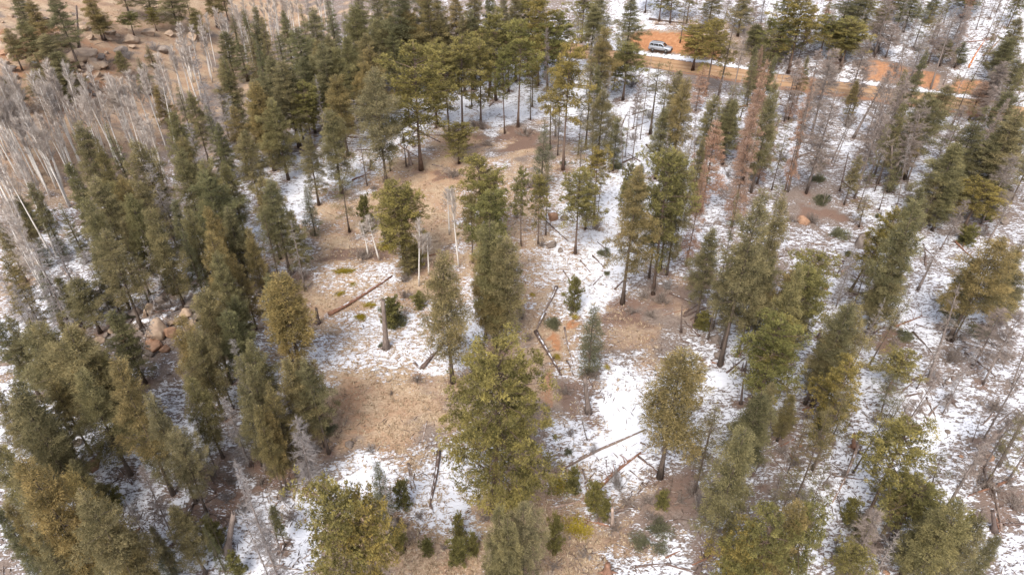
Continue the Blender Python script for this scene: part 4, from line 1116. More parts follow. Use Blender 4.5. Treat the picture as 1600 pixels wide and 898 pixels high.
def boulder_mesh(seed):
    g = np.random.default_rng(seed)
    bpy_bm = __import__('bmesh').new()
    __import__('bmesh').ops.create_icosphere(bpy_bm, subdivisions=4, radius=1.0)
    V = np.array([v.co[:] for v in bpy_bm.verts])
    F = np.array([[v.index for v in f.verts] for f in bpy_bm.faces])
    bpy_bm.free()
    for k in range(13):                           # flat broken faces
        nv = nrm(g.normal(0, 1, 3))
        lim = g.uniform(0.48, 0.86)
        dd = V @ nv
        V = V - np.outer(np.maximum(0, dd - lim) * 0.92, nv)
    for s_, a_ in ((1.6, .12), (3.7, .06), (8.0, .035), (17, .018)):
        p_ = g.uniform(0, 6, 3)
        V = V * (1 + a_ * np.sin(V[:, :1] * s_ + p_[0] + 1.5 * np.sin(V[:, 1:2] * s_ * .8 + p_[1])) * np.cos(V[:, 2:3] * s_ + p_[2] + V[:, 1:2] * s_))
    mb = MB()
    mb.add(V, F)
    return mb.mesh('boulder', M['rock'], True)


BM = [boulder_mesh(40 + i) for i in range(7)]
# x, y of the middle, width, height in thirds of a pixel, tone (t tan, g grey, r reddish, s snow-topped)
ROCKS = {
    (0, 0): "395 258 105 70 t;446 296 60 58 t;35 195 76 50 r;22 240 46 40 r;52 262 40 40 t;325 315 42 30 r;464 346 36 36 t;122 20 52 24 g;760 222 72 46 g;792 158 44 30 t;852 205 92 56 t;520 150 42 22 t;98 446 54 42 t;390 382 34 20 g;412 360 26 16 s;421 426 26 18 g;350 356 32 20 t;402 482 32 24 r;240 472 30 20 r;330 502 26 18 r;440 240 32 24 t;470 266 34 26 g;512 182 28 20 t;552 166 30 20 t;620 216 34 20 t;366 420 28 18 r;300 440 30 20 r;340 330 40 26 r;380 330 30 18 t;430 395 26 18 g;445 440 24 18 g;380 300 34 20 t;500 245 26 18 t;690 260 30 20 g;60 215 40 26 r;20 300 50 26 t;45 320 60 30 g;160 300 50 22 s;360 390 22 16 t;330 410 24 14 r;415 400 22 14 t;455 410 20 14 g;310 350 26 18 t;290 400 26 16 r;270 430 24 16 t;60 170 120 74 t;150 215 90 60 r;335 265 84 60 t;250 190 70 44 t;20 210 90 60 t;480 300 60 44 t;560 230 70 40 g;620 180 80 44 t;700 150 60 36 t;300 120 60 36 t;400 130 50 30 t;900 170 60 34 t",
    (1200, 0): "560 735 62 110 g;415 790 26 20 g;490 760 26 18 g;650 700 26 20 g;1140 885 30 18 g;440 640 22 16 g",
    (0, 300): "745 632 112 112 t;868 562 62 50 t;845 590 70 50 t;926 576 50 52 g;570 640 36 26 t;604 656 50 30 t;544 664 36 30 g;590 616 26 18 t;626 688 64 42 g;608 748 52 54 g;662 622 42 30 g;690 596 50 24 s;722 718 84 40 r;772 728 62 30 r;580 678 62 26 r;520 650 30 26 t;632 606 32 18 s;890 522 62 32 g;856 504 40 22 g;934 510 44 28 g;900 606 40 30 t;765 582 44 22 s;500 665 26 24 g;700 690 50 30 r;655 660 40 26 g;640 640 30 20 t;560 700 40 24 g;820 545 40 24 s;700 545 80 60 t;640 560 60 44 g;800 650 70 50 r;560 610 60 44 t;470 690 50 36 t;880 640 60 40 t;700 740 60 40 g;760 500 60 40 g;800 610 36 30 t;650 700 36 30 g",
    (800, 300): "190 108 60 50 r;246 114 42 26 g;226 266 32 28 g;186 247 52 20 g;957 680 54 46 g;967 763 48 36 g;912 790 60 26 s;708 818 26 36 g;892 700 30 14 g;988 460 22 14 s;676 735 22 14 g;60 175 24 12 g;655 690 18 10 g",
    (1200, 300): "440 205 92 112 g;1112 137 52 26 g;1132 16 54 30 g;165 122 56 54 r;480 470 40 26 g;520 520 50 40 g;845 882 42 26 s;500 455 60 30 g;90 265 30 18 g;390 130 22 16 g;1050 640 26 14 g",
    (0, 598): "440 380 74 52 r;388 326 84 40 s;325 235 60 44 s;282 252 40 40 g;362 272 52 32 g;420 352 50 30 s;332 318 44 30 s;300 290 44 34 g;350 350 50 30 s;600 430 30 20 g",
    (400, 598): "434 280 46 32 g;330 262 30 24 g;640 640 50 44 g;310 420 26 20 g;230 490 40 30 r",
    (800, 598): "465 630 30 44 g;885 500 40 50 g;270 720 18 12 g;150 100 26 16 g;660 340 16 10 g",
    (1200, 598): "1036 340 52 30 r;1112 305 42 26 g;1090 282 40 24 g;426 322 18 18 d;690 420 20 12 g;510 100 20 12 g;480 100 16 12 g;840 225 26 12 g;900 340 24 10 r;150 290 22 16 r;700 130 20 12 g;555 880 30 20 r;1000 95 24 12 g",
}
g_ = random.Random(9)
ROCKS[(0, 0)] += ''.join(';%d %d %d %d %s' % (g_.uniform(0, 640), g_.uniform(60, 480), w9, w9 * g_.uniform(.5, .85), g_.choice('ttgrt')) for w9 in [g_.uniform(14, 44) for _ in range(60)])
ROCKS[(1200, 300)] += ''.join(';%d %d %d %d %s' % (g_.uniform(0, 390), g_.uniform(0, 880), w9, w9 * .55, g_.choice('gggr')) for w9 in [g_.uniform(10, 26) for _ in range(22)])
ROCKCOL = {'t': (1.12, 1.02, 0.90), 'g': (0.66, 0.66, 0.68), 'r': (1.0, 0.74, 0.58), 's': (0.75, 0.73, 0.74), 'd': (0.25, 0.22, 0.22)}
for tl, txt in ROCKS.items():
    for ent in txt.split(';'):
        f_ = ent.split()
        x0, y0, w0, h0 = (float(q) for q in f_[:4])
        px_, py_ = tp(tl, x0, y0 + h0 * 0.38)
        A = hit(px_, py_)
        dep = float(proj(*A)[2])
        w_ = w0 / T3 / FPX * dep
        h_ = h0 / T3 / FPX * dep * 0.92
        o = new_obj('boulder', BM[rr.randrange(7)])
        o.scale = (w_ * 0.56, w_ * rr.uniform(0.45, 0.6), max(h_ * 0.62, w_ * 0.3))
        o.location = (A[0], A[1], A[2] + o.scale[2] * 0.42)
        o.rotation_euler = (rr.gauss(0, .15), rr.gauss(0, .15), rr.uniform(0, 6.28))
        o.color = (*ROCKCOL[f_[4]], 1.0 if f_[4] == 's' else 0.12)
        rec(o, 'rock' + f_[4], *tp(tl, x0, y0), 'boulder', w=w_, h=h_)


# ------------------------------------------------------------------ shrubs
def brush_mesh(n=900, mat='brush'):
    mb = MB()
    stems = 26
    for k in range(stems):
        az, el = rng.uniform(0, 6.28), rng.uniform(0.5, 1.5)
        d = np.array([math.cos(az) * math.cos(el), math.sin(az) * math.cos(el), math.sin(el)])
        L = rng.uniform(0.7, 1.1)
        b0 = np.array([rng.normal(0, .16), rng.normal(0, .16), 0])
        u = np.array([0, .5, 1.0])
        pts = b0 + d * (u * L)[:, None] + np.array([d[0], d[1], -0.3]) * 0.25 * (u ** 2)[:, None]
        mb.tube(pts, np.array([.018, .012, .005]), 3, rng.uniform(.2, .8), caps=False)
        m = n // stems
        ur = rng.uniform(.25, 1, m)
        p = b0 + d * (ur * L)[:, None] + np.array([d[0], d[1], -0.3]) * 0.25 * (ur ** 2)[:, None]
        g = nrm(d + rng.normal(0, .7, (m, 3)) + [0, 0, .2])
        l = rng.uniform(.12, .4, m)[:, None]
        s_ = nrm(np.cross(g, rng.normal(0, 1, (m, 3)))) * .009
        mb.tris(p - s_, p + s_, p + g * l, np.clip(rng.normal(.5, .22, m), 0, 1))
    return mb.mesh('brush_shrub', M[mat])


def dome_mesh(n, mat, flat=0.6, size=.2):
    mb = MB()
    nc = 22
    c = rng.normal(0, 1, (nc, 3))
    c = nrm(c) * rng.uniform(.3, .8, nc)[:, None]
    c[:, 2] = np.abs(c[:, 2]) * flat
    k = rng.integers(0, nc, n)
    off = nrm(rng.normal(0, 1, (n, 3))) * (rng.uniform(0, 1, n) ** .5 * .34)[:, None]
    p = c[k] + off * [1, 1, flat]
    p[:, 2] = np.abs(p[:, 2])
    sprays(mb, p, off + [0, 0, .25] + rng.normal(0, .15, (n, 3)), size, np.clip(.45 + rng.normal(0, .15, nc)[k] + rng.normal(0, .14, n), 0, 1))
    return mb.mesh('low_shrub', M[mat])


SHM = {'W': [brush_mesh() for _ in range(4)], 'V': [brush_mesh(1100, 'greytwig') for _ in range(2)], 'J': [dome_mesh(1300, 'blue', .7, .17) for _ in range(3)], 'Y': [dome_mesh(1300, 'mat_leaf', .25, .17) for _ in range(3)]}
SHNAME = {'W': 'brush_shrub', 'V': 'brush_shrub', 'J': 'juniper_shrub', 'Y': 'creeping_shrub'}
SHRUBS = {
    (0, 0): "W 340 495 115 70;W 500 330 75 65;W 450 425 50 40;W 280 520 60 40;V 560 480 60 60;W 660 440 60 50;W 100 520 70 50;W 380 440 80 50;V 300 460 90 60;W 230 520 90 60;J 480 130 50 40;W 560 210 60 40;V 600 280 70 50;W 40 430 80 60;V 720 240 70 50;W 540 300 60 40;J 330 120 40 30;W 160 540 100 60;V 420 340 60 40",
    (400, 0): "W 1060 612 80 60;W 920 835 110 55;W 1090 685 90 45;Q 0 0 0 0;W 600 860 60 70;W 550 890 70 40;W 1020 600 60 40;J 640 700 50 40",
    (800, 0): "W 90 880 150 70;W 860 685 70 60;W 60 640 110 50;J 490 790 80 50;V 420 380 90 80;V 560 420 100 90;V 470 330 70 60;W 330 800 60 40;W 560 660 60 50;J 240 770 40 30;W 1100 640 60 50;V 640 560 60 50;W 1010 830 50 40",
    (1200, 0): "W 290 380 110 90;W 520 650 90 80;W 370 610 110 100;V 600 210 90 80;W 160 560 80 70;W 460 860 70 60;J 740 110 60 40;J 230 850 90 60;W 240 800 130 80;V 700 250 100 70;W 1000 470 90 70;W 1130 500 100 80;V 870 820 130 100;J 900 300 60 40;W 500 250 80 60;W 40 600 60 60;V 60 760 80 70;W 650 900 90 60;J 1100 880 80 50;V 760 640 90 70;W 420 450 80 60",
    (0, 300): "V 270 600 120 90;W 760 560 90 60;J 620 590 60 50;V 700 560 90 60;W 380 440 80 50;J 130 190 60 40;V 860 530 90 60;W 120 380 80 50;V 320 330 70 50",
    (400, 300): "Y 410 395 115 45;Y 452 450 45 35;Y 392 495 60 36;Y 525 550 72 42;Y 480 610 85 45;J 662 628 115 90;W 500 322 145 70;Y 612 292 100 60;W 690 425 90 60;W 700 500 90 60;V 150 450 90 110;W 220 420 70 60;W 640 160 50 40;W 980 880 90 60;W 760 890 90 50;J 590 720 50 30;W 1020 850 70 50",
    (800, 300): "J 432 300 75 62;J 182 640 95 95;Y 440 835 45 35;Y 206 795 64 46;Y 290 602 52 40;Y 95 495 44 30;W 620 505 110 60;W 700 525 120 90;W 385 185 95 70;W 930 630 90 60;V 985 730 50 70;W 135 255 70 36;W 270 560 50 40;W 40 600 60 60;W 80 700 60 70;W 850 410 110 60;V 730 460 90 70;W 560 570 100 50;W 380 880 110 60;W 1130 720 90 90;W 650 590 80 50;J 445 390 40 34;V 1090 430 90 70;W 30 350 50 30;W 20 130 40 60",
    (1200, 300): "J 340 218 110 80;J 250 60 95 90;W 205 150 100 70;J 915 235 72 60;W 520 505 130 100;J 985 670 130 36;J 640 690 100 70;W 845 810 130 130;W 1125 590 130 100;J 512 125 32 52;V 800 520 80 60;W 110 140 80 50;J 375 300 50 50;W 470 560 90 60;W 590 730 90 50;V 770 870 90 60;W 1130 690 80 60;W 900 700 120 80;J 200 480 50 40;V 1000 210 60 60;W 1110 790 90 60",
    (0, 598): "W 1000 450 140 100;W 930 560 90 70;J 985 705 95 75;W 640 660 90 60;V 1060 560 80 80;J 520 560 90 70;V 620 620 80 70;W 1080 480 90 70;V 1150 620 90 100;W 900 480 80 50;J 280 120 50 50;V 960 640 70 50",
    (400, 598): "W 80 430 130 140;V 590 610 130 150;J 338 240 105 70;W 165 650 110 110;V 535 325 60 60;W 635 60 30 40;V 640 720 80 70;W 700 680 70 40;V 130 560 90 80;W 760 640 80 40;V 60 720 80 70;W 1080 640 100 50;W 20 480 80 60;V 250 420 90 80;W 880 780 70 30;V 560 760 60 50;W 300 330 60 50",
    (800, 598): "Y 300 735 165 110;Y 215 520 135 90;J 700 700 150 70;J 590 750 130 46;J 690 780 100 36;V 495 500 140 120;W 540 570 130 60;W 900 640 130 150;J 262 330 52 42;V 380 340 50 90;W 840 520 110 60;W 640 560 110 60;W 480 690 90 60;W 270 250 60 60;W 250 60 90 70;W 340 820 90 60;Y 190 470 60 40;W 640 640 90 50;V 870 590 70 100;W 200 860 90 40;W 780 560 80 50;Y 140 40 40 50;W 400 640 70 50;W 960 700 80 60",
    (1200, 598): "V 600 840 240 190;J 420 690 160 110;W 1000 490 210 100;W 1160 600 150 110;W 270 490 75 60;V 170 560 110 90;J 95 190 70 70;W 1060 140 160 90;W 120 390 130 60;W 230 150 80 50;V 690 780 150 110;W 180 170 60 50;J 560 480 60 40;W 350 440 60 40;W 700 240 70 40;W 500 190 80 50;J 330 790 60 40;W 1130 480 90 60;V 540 620 60 80;W 60 330 100 50;W 820 800 60 60",
}
for tl, txt in SHRUBS.items():
    for ent in txt.split(';'):
        k_, *v_ = ent.split()
        x0, y0, w0, h0 = (float(q) for q in v_)
        if w0 <= 0:
            continue
        A = hit(*tp(tl, x0, y0 - h0 * (0.12 if k_ != 'Y' else 0.5)))
        dep = float(proj(*A)[2])
        w_ = w0 / T3 / FPX * dep
        h_ = h0 / T3 / FPX * dep
        o = new_obj(SHNAME[k_], SHM[k_][rr.randrange(len(SHM[k_]))])
        if k_ == 'Y':
            o.scale = (w_ * .55, h_ * 0.75, w_ * .28)
        else:
            o.scale = (w_ * .5, w_ * .5, max(h_ * .75, w_ * .32))
        o.location = (A[0], A[1], A[2] - 0.03)
        o.rotation_euler = (0, 0, rr.uniform(0, 6.28) if k_ != 'Y' else rr.gauss(0, .3))
        b_ = rr.uniform(.85, 1.15)
        o.color = (b_, b_, b_, 1)
        rec(o, 'shrub' + k_, *tp(tl, x0, y0 - h0 / 2), 'shrub', w=w_, h=h_)

# ------------------------------------------------------------------ the silver SUV on the road shoulder
M['paint'] = plain('silver_paint', (0.36, 0.375, 0.41), 0.36, 0.3)
M['glass'] = plain('dark_window_glass', (0.012, 0.013, 0.016), 0.08, 0.0, 0.6)
M['black'] = plain('black_trim', (0.022, 0.022, 0.024), 0.6)
M['rubber'] = plain('tyre_rubber', (0.025, 0.024, 0.023), 0.85)
M['rim'] = plain('grey_rim', (0.33, 0.33, 0.34), 0.35, 0.6)
M['lamp'] = plain('lamp_lens', (0.75, 0.75, 0.72), 0.15)
M['redlamp'] = plain('tail_lamp_lens', (0.35, 0.02, 0.02), 0.2)


def loft(mb, sections, closed_ends=True):
    """sections: list of rings with the same number of points"""
    k = len(sections[0])
    V = np.concatenate([np.asarray(s_, float) for s_ in sections])
    F = []
    for a in range(len(sections) - 1):
        for b in range(k):
            F.append((a * k + b, a * k + (b + 1) % k, (a + 1) * k + (b + 1) % k, (a + 1) * k + b))
    mb.add(V, np.array(F))
    if closed_ends:
        base = mb.n - len(V)
        mb.f.append(np.array([[base + b for b in range(k)][::-1]]))
        mb.f.append(np.array([[base + (len(sections) - 1) * k + b for b in range(k)]]))


def ring(x, w, z0, z1, r=0.12, top_in=0.0):
    w2 = w - top_in
    return [(x, -w, z0 + r), (x, -w + r * .6, z0), (x, w - r * .6, z0), (x, w, z0 + r), (x, w, z1 - r), (x, w2 - r * .8, z1), (x, -w2 + r * .8, z1), (x, -w, z1 - r)]


def build_suv(rear_px, front_px):
    A, B = hit(*rear_px), hit(*front_px)
    yaw = math.atan2(B[1] - A[1], B[0] - A[0])
    c = (A + B) / 2
    off = np.array([-math.sin(yaw), math.cos(yaw)]) * 0.9
    c[:2] += off
    root = new_obj('parked_suv', None)
    ux = np.array([math.cos(yaw), math.sin(yaw)]) * 1.4
    za, zb = float(Z(c[0] - ux[0], c[1] - ux[1])), float(Z(c[0] + ux[0], c[1] + ux[1]))
    root.location = (c[0], c[1], max((za + zb) / 2, float(Z(c[0], c[1]))) + 0.02)
    root.rotation_euler = (0, -math.atan2(zb - za, 2.8), yaw)
    mb = MB()
    loft(mb, [ring(-2.42, .80, .55, .98), ring(-2.34, .90, .45, 1.08), ring(-1.9, .94, .42, 1.12), ring(0.0, .95, .40, 1.12), ring(1.1, .95, .40, 1.12), ring(1.25, .94, .40, 1.10, .14),
              ring(2.1, .90, .42, 1.02, .16), ring(2.32, .84, .46, .94, .14), ring(2.42, .76, .52, .84)])
    body = new_obj('body', mb.mesh('suv_body', M['paint'], False), root)
    mb = MB()
    loft(mb, [ring(-2.30, .84, 1.06, 1.30, .08), ring(-2.18, .80, 1.06, 1.72, .1, .06), ring(-1.7, .80, 1.06, 1.80, .1, .08), ring(0.2, .80, 1.06, 1.80, .1, .08), ring(0.55, .80, 1.06, 1.70, .1, .08), ring(1.22, .82, 1.06, 1.14, .04)])
    new_obj('cabin', mb.mesh('suv_cabin', M['paint'], False), root)

    def pane(name, pts):
        m1 = MB()
        n = len(pts)
        P = np.array(pts, float)
        ctr = P.mean(0)
        nv = nrm(np.cross(P[1] - P[0], P[2] - P[0]))
        if nv @ (ctr - np.array([0, 0, 1.3])) < 0:
            nv = -nv
        q = P + nv * 0.012
        m1.add(np.concatenate([q, P - nv * 0.03]), np.array([[i, (i + 1) % n, n + (i + 1) % n, n + i] for i in range(n)]))
        m1.f.append(np.array([list(range(n))]))
        new_obj(name, m1.mesh('suv_' + name, M['glass']), root)
    for s_ in (-1, 1):
        y0, y1 = s_ * .806, s_ * .79
        pane('side_window', [(-2.05, y0, 1.22), (-1.35, y0, 1.22), (-1.35, y1, 1.66), (-1.98, y1, 1.66)])
        pane('side_window', [(-1.22, y0, 1.20), (-.30, y0, 1.20), (-.30, y1, 1.67), (-1.22, y1, 1.67)])
        pane('side_window', [(-.18, y0, 1.20), (.86, y0, 1.20), (.50, y1, 1.60), (.28, y1, 1.67), (-.18, y1, 1.67)])
    pane('windshield', [(1.16, -.68, 1.20), (1.16, .68, 1.20), (.60, .64, 1.68), (.60, -.64, 1.68)])
    pane('rear_window', [(-2.285, -.66, 1.32), (-2.285, .66, 1.32), (-2.20, .62, 1.66), (-2.20, -.62, 1.66)])
    for x in (-1.42, 1.42):
        for s_ in (-1, 1):
            an = np.linspace(0, 2 * math.pi, 21)[:-1]
            m1 = MB()
            prof = [(.20, -.12), (.34, -.12), (.375, -.07), (.375, .07), (.34, .12), (.20, .12)]
            loft(m1, [[(r_ * math.cos(a), y, r_ * math.sin(a)) for a in an] for r_, y in prof], False)
            w = new_obj('wheel', m1.mesh('suv_tyre', M['rubber'], True), root)
            w.location = (x, s_ * .86, .375)
            m2 = MB()
            loft(m2, [[(r_ * math.cos(a), y, r_ * math.sin(a)) for a in an] for r_, y in [(.05, .07 * s_), (.22, .10 * s_), (.215, -.02 * s_)]], True)
            new_obj('rim', m2.mesh('suv_rim', M['rim'], False), w)
            m3 = MB()
            loft(m3, [[(x + r_ * math.cos(a), s_ * y, .40 + r_ * math.sin(a)) for a in np.linspace(0, math.pi, 12)] for r_, y in [(.40, .93), (.49, .955), (.49, .93), (.40, .80)]], False)
            new_obj('wheel_arch', m3.mesh('suv_wheel_arch', M['black'], False), root)

    def box(name, c_, d_, mat):
        m1 = MB()
        x, y, z = c_
        a, b, h = d_
        loft(m1, [[(x - a, y - b * .9, z - h), (x - a, y + b * .9, z - h), (x - a, y + b * .9, z + h), (x - a, y - b * .9, z + h)],
                  [(x, y - b, z - h), (x, y + b, z - h), (x, y + b, z + h), (x, y - b, z + h)],
                  [(x + a, y - b * .9, z - h * .9), (x + a, y + b * .9, z - h * .9), (x + a, y + b * .9, z + h * .9), (x + a, y - b * .9, z + h * .9)]])
        return new_obj(name, m1.mesh('suv_' + name, mat), root)
    box('grille', (2.40, 0, .74), (.05, .46, .11), M['black'])
    for s_ in (-1, 1):
        box('headlight', (2.33, s_ * .66, .78), (.08, .13, .09), M['lamp'])
        box('tail_light', (-2.38, s_ * .78, .92), (.05, .09, .14), M['redlamp'])
        box('mirror', (.82, s_ * 1.0, 1.16), (.07, .09, .07), M['black'])
        box('roof_rail', (-.8, s_ * .62, 1.83), (1.05, .03, .03), M['black'])
        box('running_board', (0, s_ * .95, .40), (.95, .06, .04), M['black'])
    box('front_bumper', (2.42, 0, .50), (.07, .80, .10), M['black'])
    box('rear_bumper', (-2.44, 0, .52), (.07, .80, .09), M['black'])
    rec(root, 'suv', 1033, 78, 'car', label='silver SUV parked at the far edge of the orange gravel road')
    return root


build_suv((1017.2, 85.0), (1040.5, 88.6))

# ------------------------------------------------------------------ labels: what each thing looks like and what it stands beside
ANCH = [(1033, 78, 'the silver SUV'), (602, 508, 'the tall broken stump'), (140, 92, 'the big round hillside boulder'), (245, 515, 'the tan boulder pile'), (525, 460, 'the reddish rotten log'),
        (620, 330, 'the yellow-green clearing pine'), (775, 430, 'the tight central pine clump'), (780, 650, 'the broad open pine'), (1117, 235, 'the red-needled tree'), (1060, 640, 'the bushy fir above the long log'),
        (935, 705, 'the long thin snow log'), (1347, 370, 'the tall grey boulder'), (1475, 75, 'the tall dark leaning snag'), (1518, 100, 'the orange leaning log'), (965, 630, 'the unbroken white snow patch'),
        (610, 650, 'the bare tan clearing floor'), (60, 250, 'the big aspen grove'), (1410, 730, 'the open pine on snow'), (885, 515, 'the orange soil patch'), (925, 540, 'the lone bluish spruce'), (330, 8, 'the tan hilltop meadow'),
        (900, 810, 'the yellow-green ground mat'), (130, 720, 'the snow-dusted rocks'), (655, 170, 'the yellow-green back pine'), (588, 190, 'the dome-topped pale fir'), (1395, 150, 'the far gravel road bend'), (420, 500, 'the rounded golden fir'),
        (990, 365, 'the fir on the red-brown mound'), (1145, 480, 'the leaning bare trunk by the bushy firs'), (1435, 430, 'the big golden slope fir'), (1560, 640, 'the bare leaning trunks'), (590, 760, 'the small grey shrub tree'), (390, 800, 'the grey fuzzy snag'),
        (800, 850, 'the pale bottom-edge fir'), (220, 230, 'the slanting white aspens'), (440, 60, 'the far aspen strip'), (720, 250, 'the orange needle bed'), (1265, 335, 'the brown mound'), (870, 250, 'the open snowy pines'), (1060, 60, 'the orange road bank'), (1190, 850, 'the bottom fir row'), (150, 840, 'the bright twisted-branch fir'), (1250, 60, 'the bushy roadside pines'), (1300, 250, 'the brown needled snags'), (1480, 250, 'the dense dark fir by the road'), (1530, 30, 'the thin top-corner poles'), (1320, 570, 'the pair of olive slope firs'), (1480, 540, 'the leaning dead-branched snag'), (1290, 760, 'the pale bleached log'), (1540, 790, 'the heap of grey deadfall'), (1200, 200, 'the mixed green and rusty fir')]
ORD = 'first second third fourth fifth sixth seventh eighth ninth tenth eleventh twelfth thirteenth fourteenth fifteenth sixteenth'.split()
GROUP = {'fir': 'firs of the mixed forest', 'pine': 'pines of the mixed forest', 'spruce': 'young spruces', 'sapling': 'young pines on the snow', 'dead tree': 'dead trees among the firs', 'aspen': 'aspens along the gully',
         'log': 'fallen logs on the snow', 'stump': 'stumps and broken stems', 'boulder': 'boulders on the slopes', 'shrub': 'low shrubs between the trees'}


def look(t):
    k, h, w, q = t['kind'], t['h'], t['w'], t['q']
    if t['noun'] in ('fir_tree', 'spire_fir_tree', 'thin_fir_tree', 'pine_tree', 'spruce_tree', 'dead_fir', 'bare_snag', 'pine_sapling', 'aspen_tree'):
        size = 'small' if h < 8 else 'mid-height' if h < 12 else 'tall' if h < 17.5 else 'very tall'
        r_ = w / max(h, .1)
        shape = 'slender' if r_ < .22 else 'broad' if r_ > .38 else ''
        tone = ('dark ', '', 'light ')[min(2, int(q * 3))]
        c = {'F': tone + 'olive fir', 'G': tone + 'golden-olive fir', 'S': 'dark spire fir', 'Q': 'sparse thin-crowned fir', 'P': tone + 'yellow-green pine', 'H': 'yellow-green pine', 'B': 'bluish green spruce', 'K': 'bushy green sapling',
             'R': 'rusty-needled dead fir', 'D': 'grey twiggy dead fir', 'E': 'bare snag', 'N': 'thick-trunked bare snag', 'T': 'brown twiggy dead tree', 'A': 'bare white aspen'}[k]
        if k == 'K':
            size, shape = '', ''
        return ' '.join(x for x in (size, shape, c) if x)
    if k.startswith('log'):
        return ('short ' if h < 4 else 'long ' if h > 9 else '') + LOGWORD[k[3]] + ' log'
    if k.startswith('stump'):
        return ('tall ' if h > 2.5 else 'low ') + {'g': 'grey', 'r': 'reddish', 'd': 'dark', 'p': 'pale'}[k[5]] + (' broken stem' if h > 2.5 else ' stump')
    if k.startswith('rock'):
        s_ = 'small ' if w < 2.0 else 'large ' if w > 5 else ''
        return s_ + {'t': 'tan boulder', 'g': 'grey boulder', 'r': 'reddish boulder', 's': 'snow-topped boulder', 'd': 'dark rock'}[k[4]]
    return ('small ' if w < 2.6 else 'wide ' if w > 5 else '') + {'W': 'leafless brown brush', 'V': 'leafless grey brush', 'J': 'low dark green juniper', 'Y': 'yellow-green mat shrub'}[k[5]]


buckets = {}
for t in THINGS:
    t['look'] = look(t) if not t['label'] else t['label']
    dx = [(t['px'] - a[0], (t['py'] - a[1]) * 1.25) for a in ANCH]
    i = min(range(len(ANCH)), key=lambda q: math.hypot(*dx[q]))
    t['dist'] = math.hypot(*dx[i])
    ex, ey = dx[i]
    if t['dist'] < 22:
        rel = 'at'
    elif abs(ex) > abs(ey):
        rel = 'left of' if ex < 0 else 'right of'
    else:
        rel = 'behind' if ey < 0 else 'in front of'
    t['rel'], t['an'] = rel, ANCH[i][2]
    buckets.setdefault((t['look'], rel, t['an']), []).append(t)
for (lk, rel, an), lst in buckets.items():
    lst.sort(key=lambda t: t['dist'])
    for i, t in enumerate(lst):
        if t['label']:
            lab = t['label']
        elif len(lst) == 1:
            lab = lk + ' ' + rel + ' ' + an
        elif t['kind'] == 'A':
            lab = lk + ' among several ' + rel + ' ' + an
        else:
            lab = ORD[min(i, 15)] + ' ' + lk + ' ' + rel + ' ' + an + ', counting outward'
        if len(lab.split()) > 16:
            lab = lab.replace(', counting outward', '')
        if len(lab.replace('-', ' ').split()) > 17:
            lab = lab.replace('mid-height ', '').replace('tall ', '', 1)
        t['o']['label'] = lab
        t['o']['category'] = t['cat']
        if t['cat'] in GROUP:
            t['o']['group'] = GROUP[t['cat']]

# ------------------------------------------------------------------ ground, and what nobody could count on it
GXS, GYS, GS, GSO, GDU, GCL = build_ground()


def gsample(G, x, y):
    i = np.clip(np.searchsorted(GXS, x) - 1, 0, len(GXS) - 2)
    j = np.clip(np.searchsorted(GYS, y) - 1, 0, len(GYS) - 2)
    return G[j, i]


def scatter(n, keep):
    """points seen by the camera, a little denser near by, kept with probability keep(x, y, px, py)"""
    px, py = rng.uniform(-60, 1660, n), rng.uniform(-40, 960, n) ** 1.0
    a, b = (px - CX) / FPX, -(py - CY) / FPX
    d = np.stack([a, b * SP + CP, b * CP - SP], 1)
    t = H_CAM / np.maximum(0.05, -d[:, 2])
    x, y = d[:, 0] * t, d[:, 1] * t
    ok = (y < 212) & (np.abs(x) < 124) & (np.abs(road_d(x, y)) > 3.7)
    x, y, px, py = x[ok], y[ok], px[ok], py[ok]
    k = rng.uniform(0, 1, len(x)) < keep(x, y)
    return x[k], y[k]


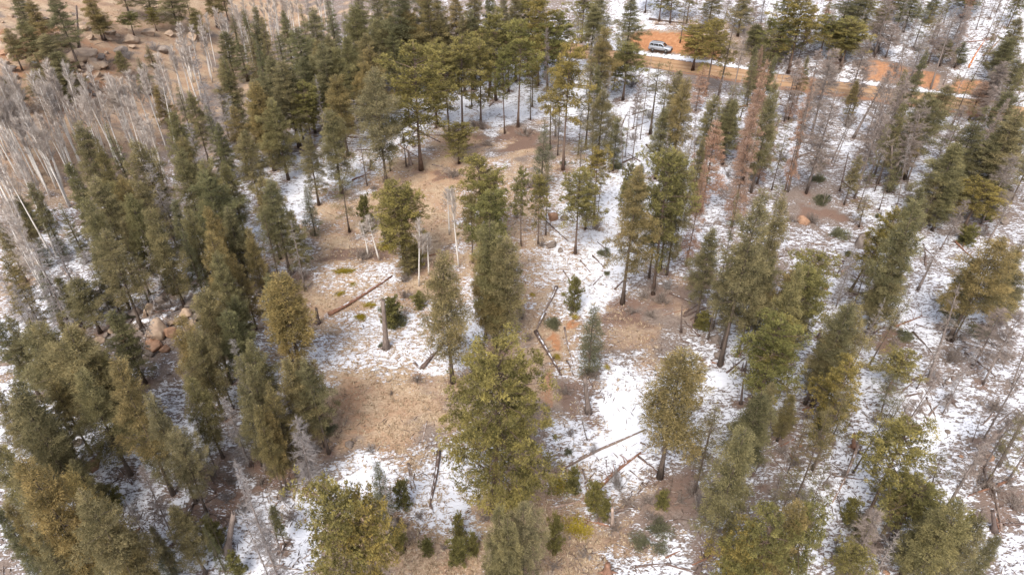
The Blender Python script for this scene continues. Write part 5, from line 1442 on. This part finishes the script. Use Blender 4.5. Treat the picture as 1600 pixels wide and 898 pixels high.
x, y = scatter(120000, lambda x, y: np.clip(gsample(GCL, x, y), 0, 1) * np.clip(1.15 - gsample(GS, x, y), 0, 0.8) * (1 - 0.8 * gsample(GSO, x, y)))
n = len(x)
base = np.stack([x, y, Z(x, y) - 0.02], 1)
gm = MB()
tint0 = np.clip(rng.normal(.5, .2, n), 0, 1)
for k in range(5):
    az = rng.uniform(0, 6.283, n)
    el = rng.uniform(.25, 1.0, n)
    d = np.stack([np.cos(az) * np.cos(el), np.sin(az) * np.cos(el), np.sin(el)], 1)
    L = rng.uniform(.16, .40, n)[:, None]
    s_ = np.stack([-np.sin(az), np.cos(az), np.zeros(n)], 1) * rng.uniform(.025, .06, n)[:, None]
    b0 = base + d * [.1, .1, 0] * rng.uniform(0, 1, n)[:, None]
    gm.tris(b0 - s_, b0 + s_, b0 + d * L, np.clip(tint0 + rng.normal(0, .12, n), 0, 1))
o = new_obj('dry_grass', gm.mesh('dry_grass', M['straw']))
o['kind'] = 'stuff'
o.color = (1, 1, 1, 1)

x, y = scatter(80000, lambda x, y: np.clip(1.1 - 0.75 * gsample(GCL, x, y), 0.1, 1) * np.clip(0.42 + 0.55 * gsample(GDU, x, y), 0, 1) * np.clip(0.5 + 0.8 * wob(x, y, 0.35, 3.0), 0.06, 1))
n = len(x)
base = np.stack([x, y, Z(x, y) + 0.02], 1)
az = rng.uniform(0, 6.283, n)
L = (rng.uniform(.12, 1, n) ** 2 * 1.3 + .12)[:, None]
d = np.stack([np.cos(az), np.sin(az), rng.normal(0, .18, n)], 1)
w = rng.uniform(.015, .055, n)[:, None]
sd = np.stack([-np.sin(az), np.cos(az), np.zeros(n)], 1) * w
A, B = base - d * L / 2, base + d * L / 2
tt = np.clip(rng.normal(.42, .22, n), 0, 1)
lm = MB()
up_ = np.array([0, 0, 1.0]) * w * 1.6
lm.rhombs(A, (A + B) / 2 + sd + up_ * .2, (A + B) / 2 + up_, B, tt)
lm.rhombs(A, (A + B) / 2 + up_, (A + B) / 2 - sd + up_ * .2, B, tt)
o = new_obj('twig_litter', lm.mesh('twig_litter', M['litter']))
o['kind'] = 'stuff'
o.color = (1, 1, 1, 1)
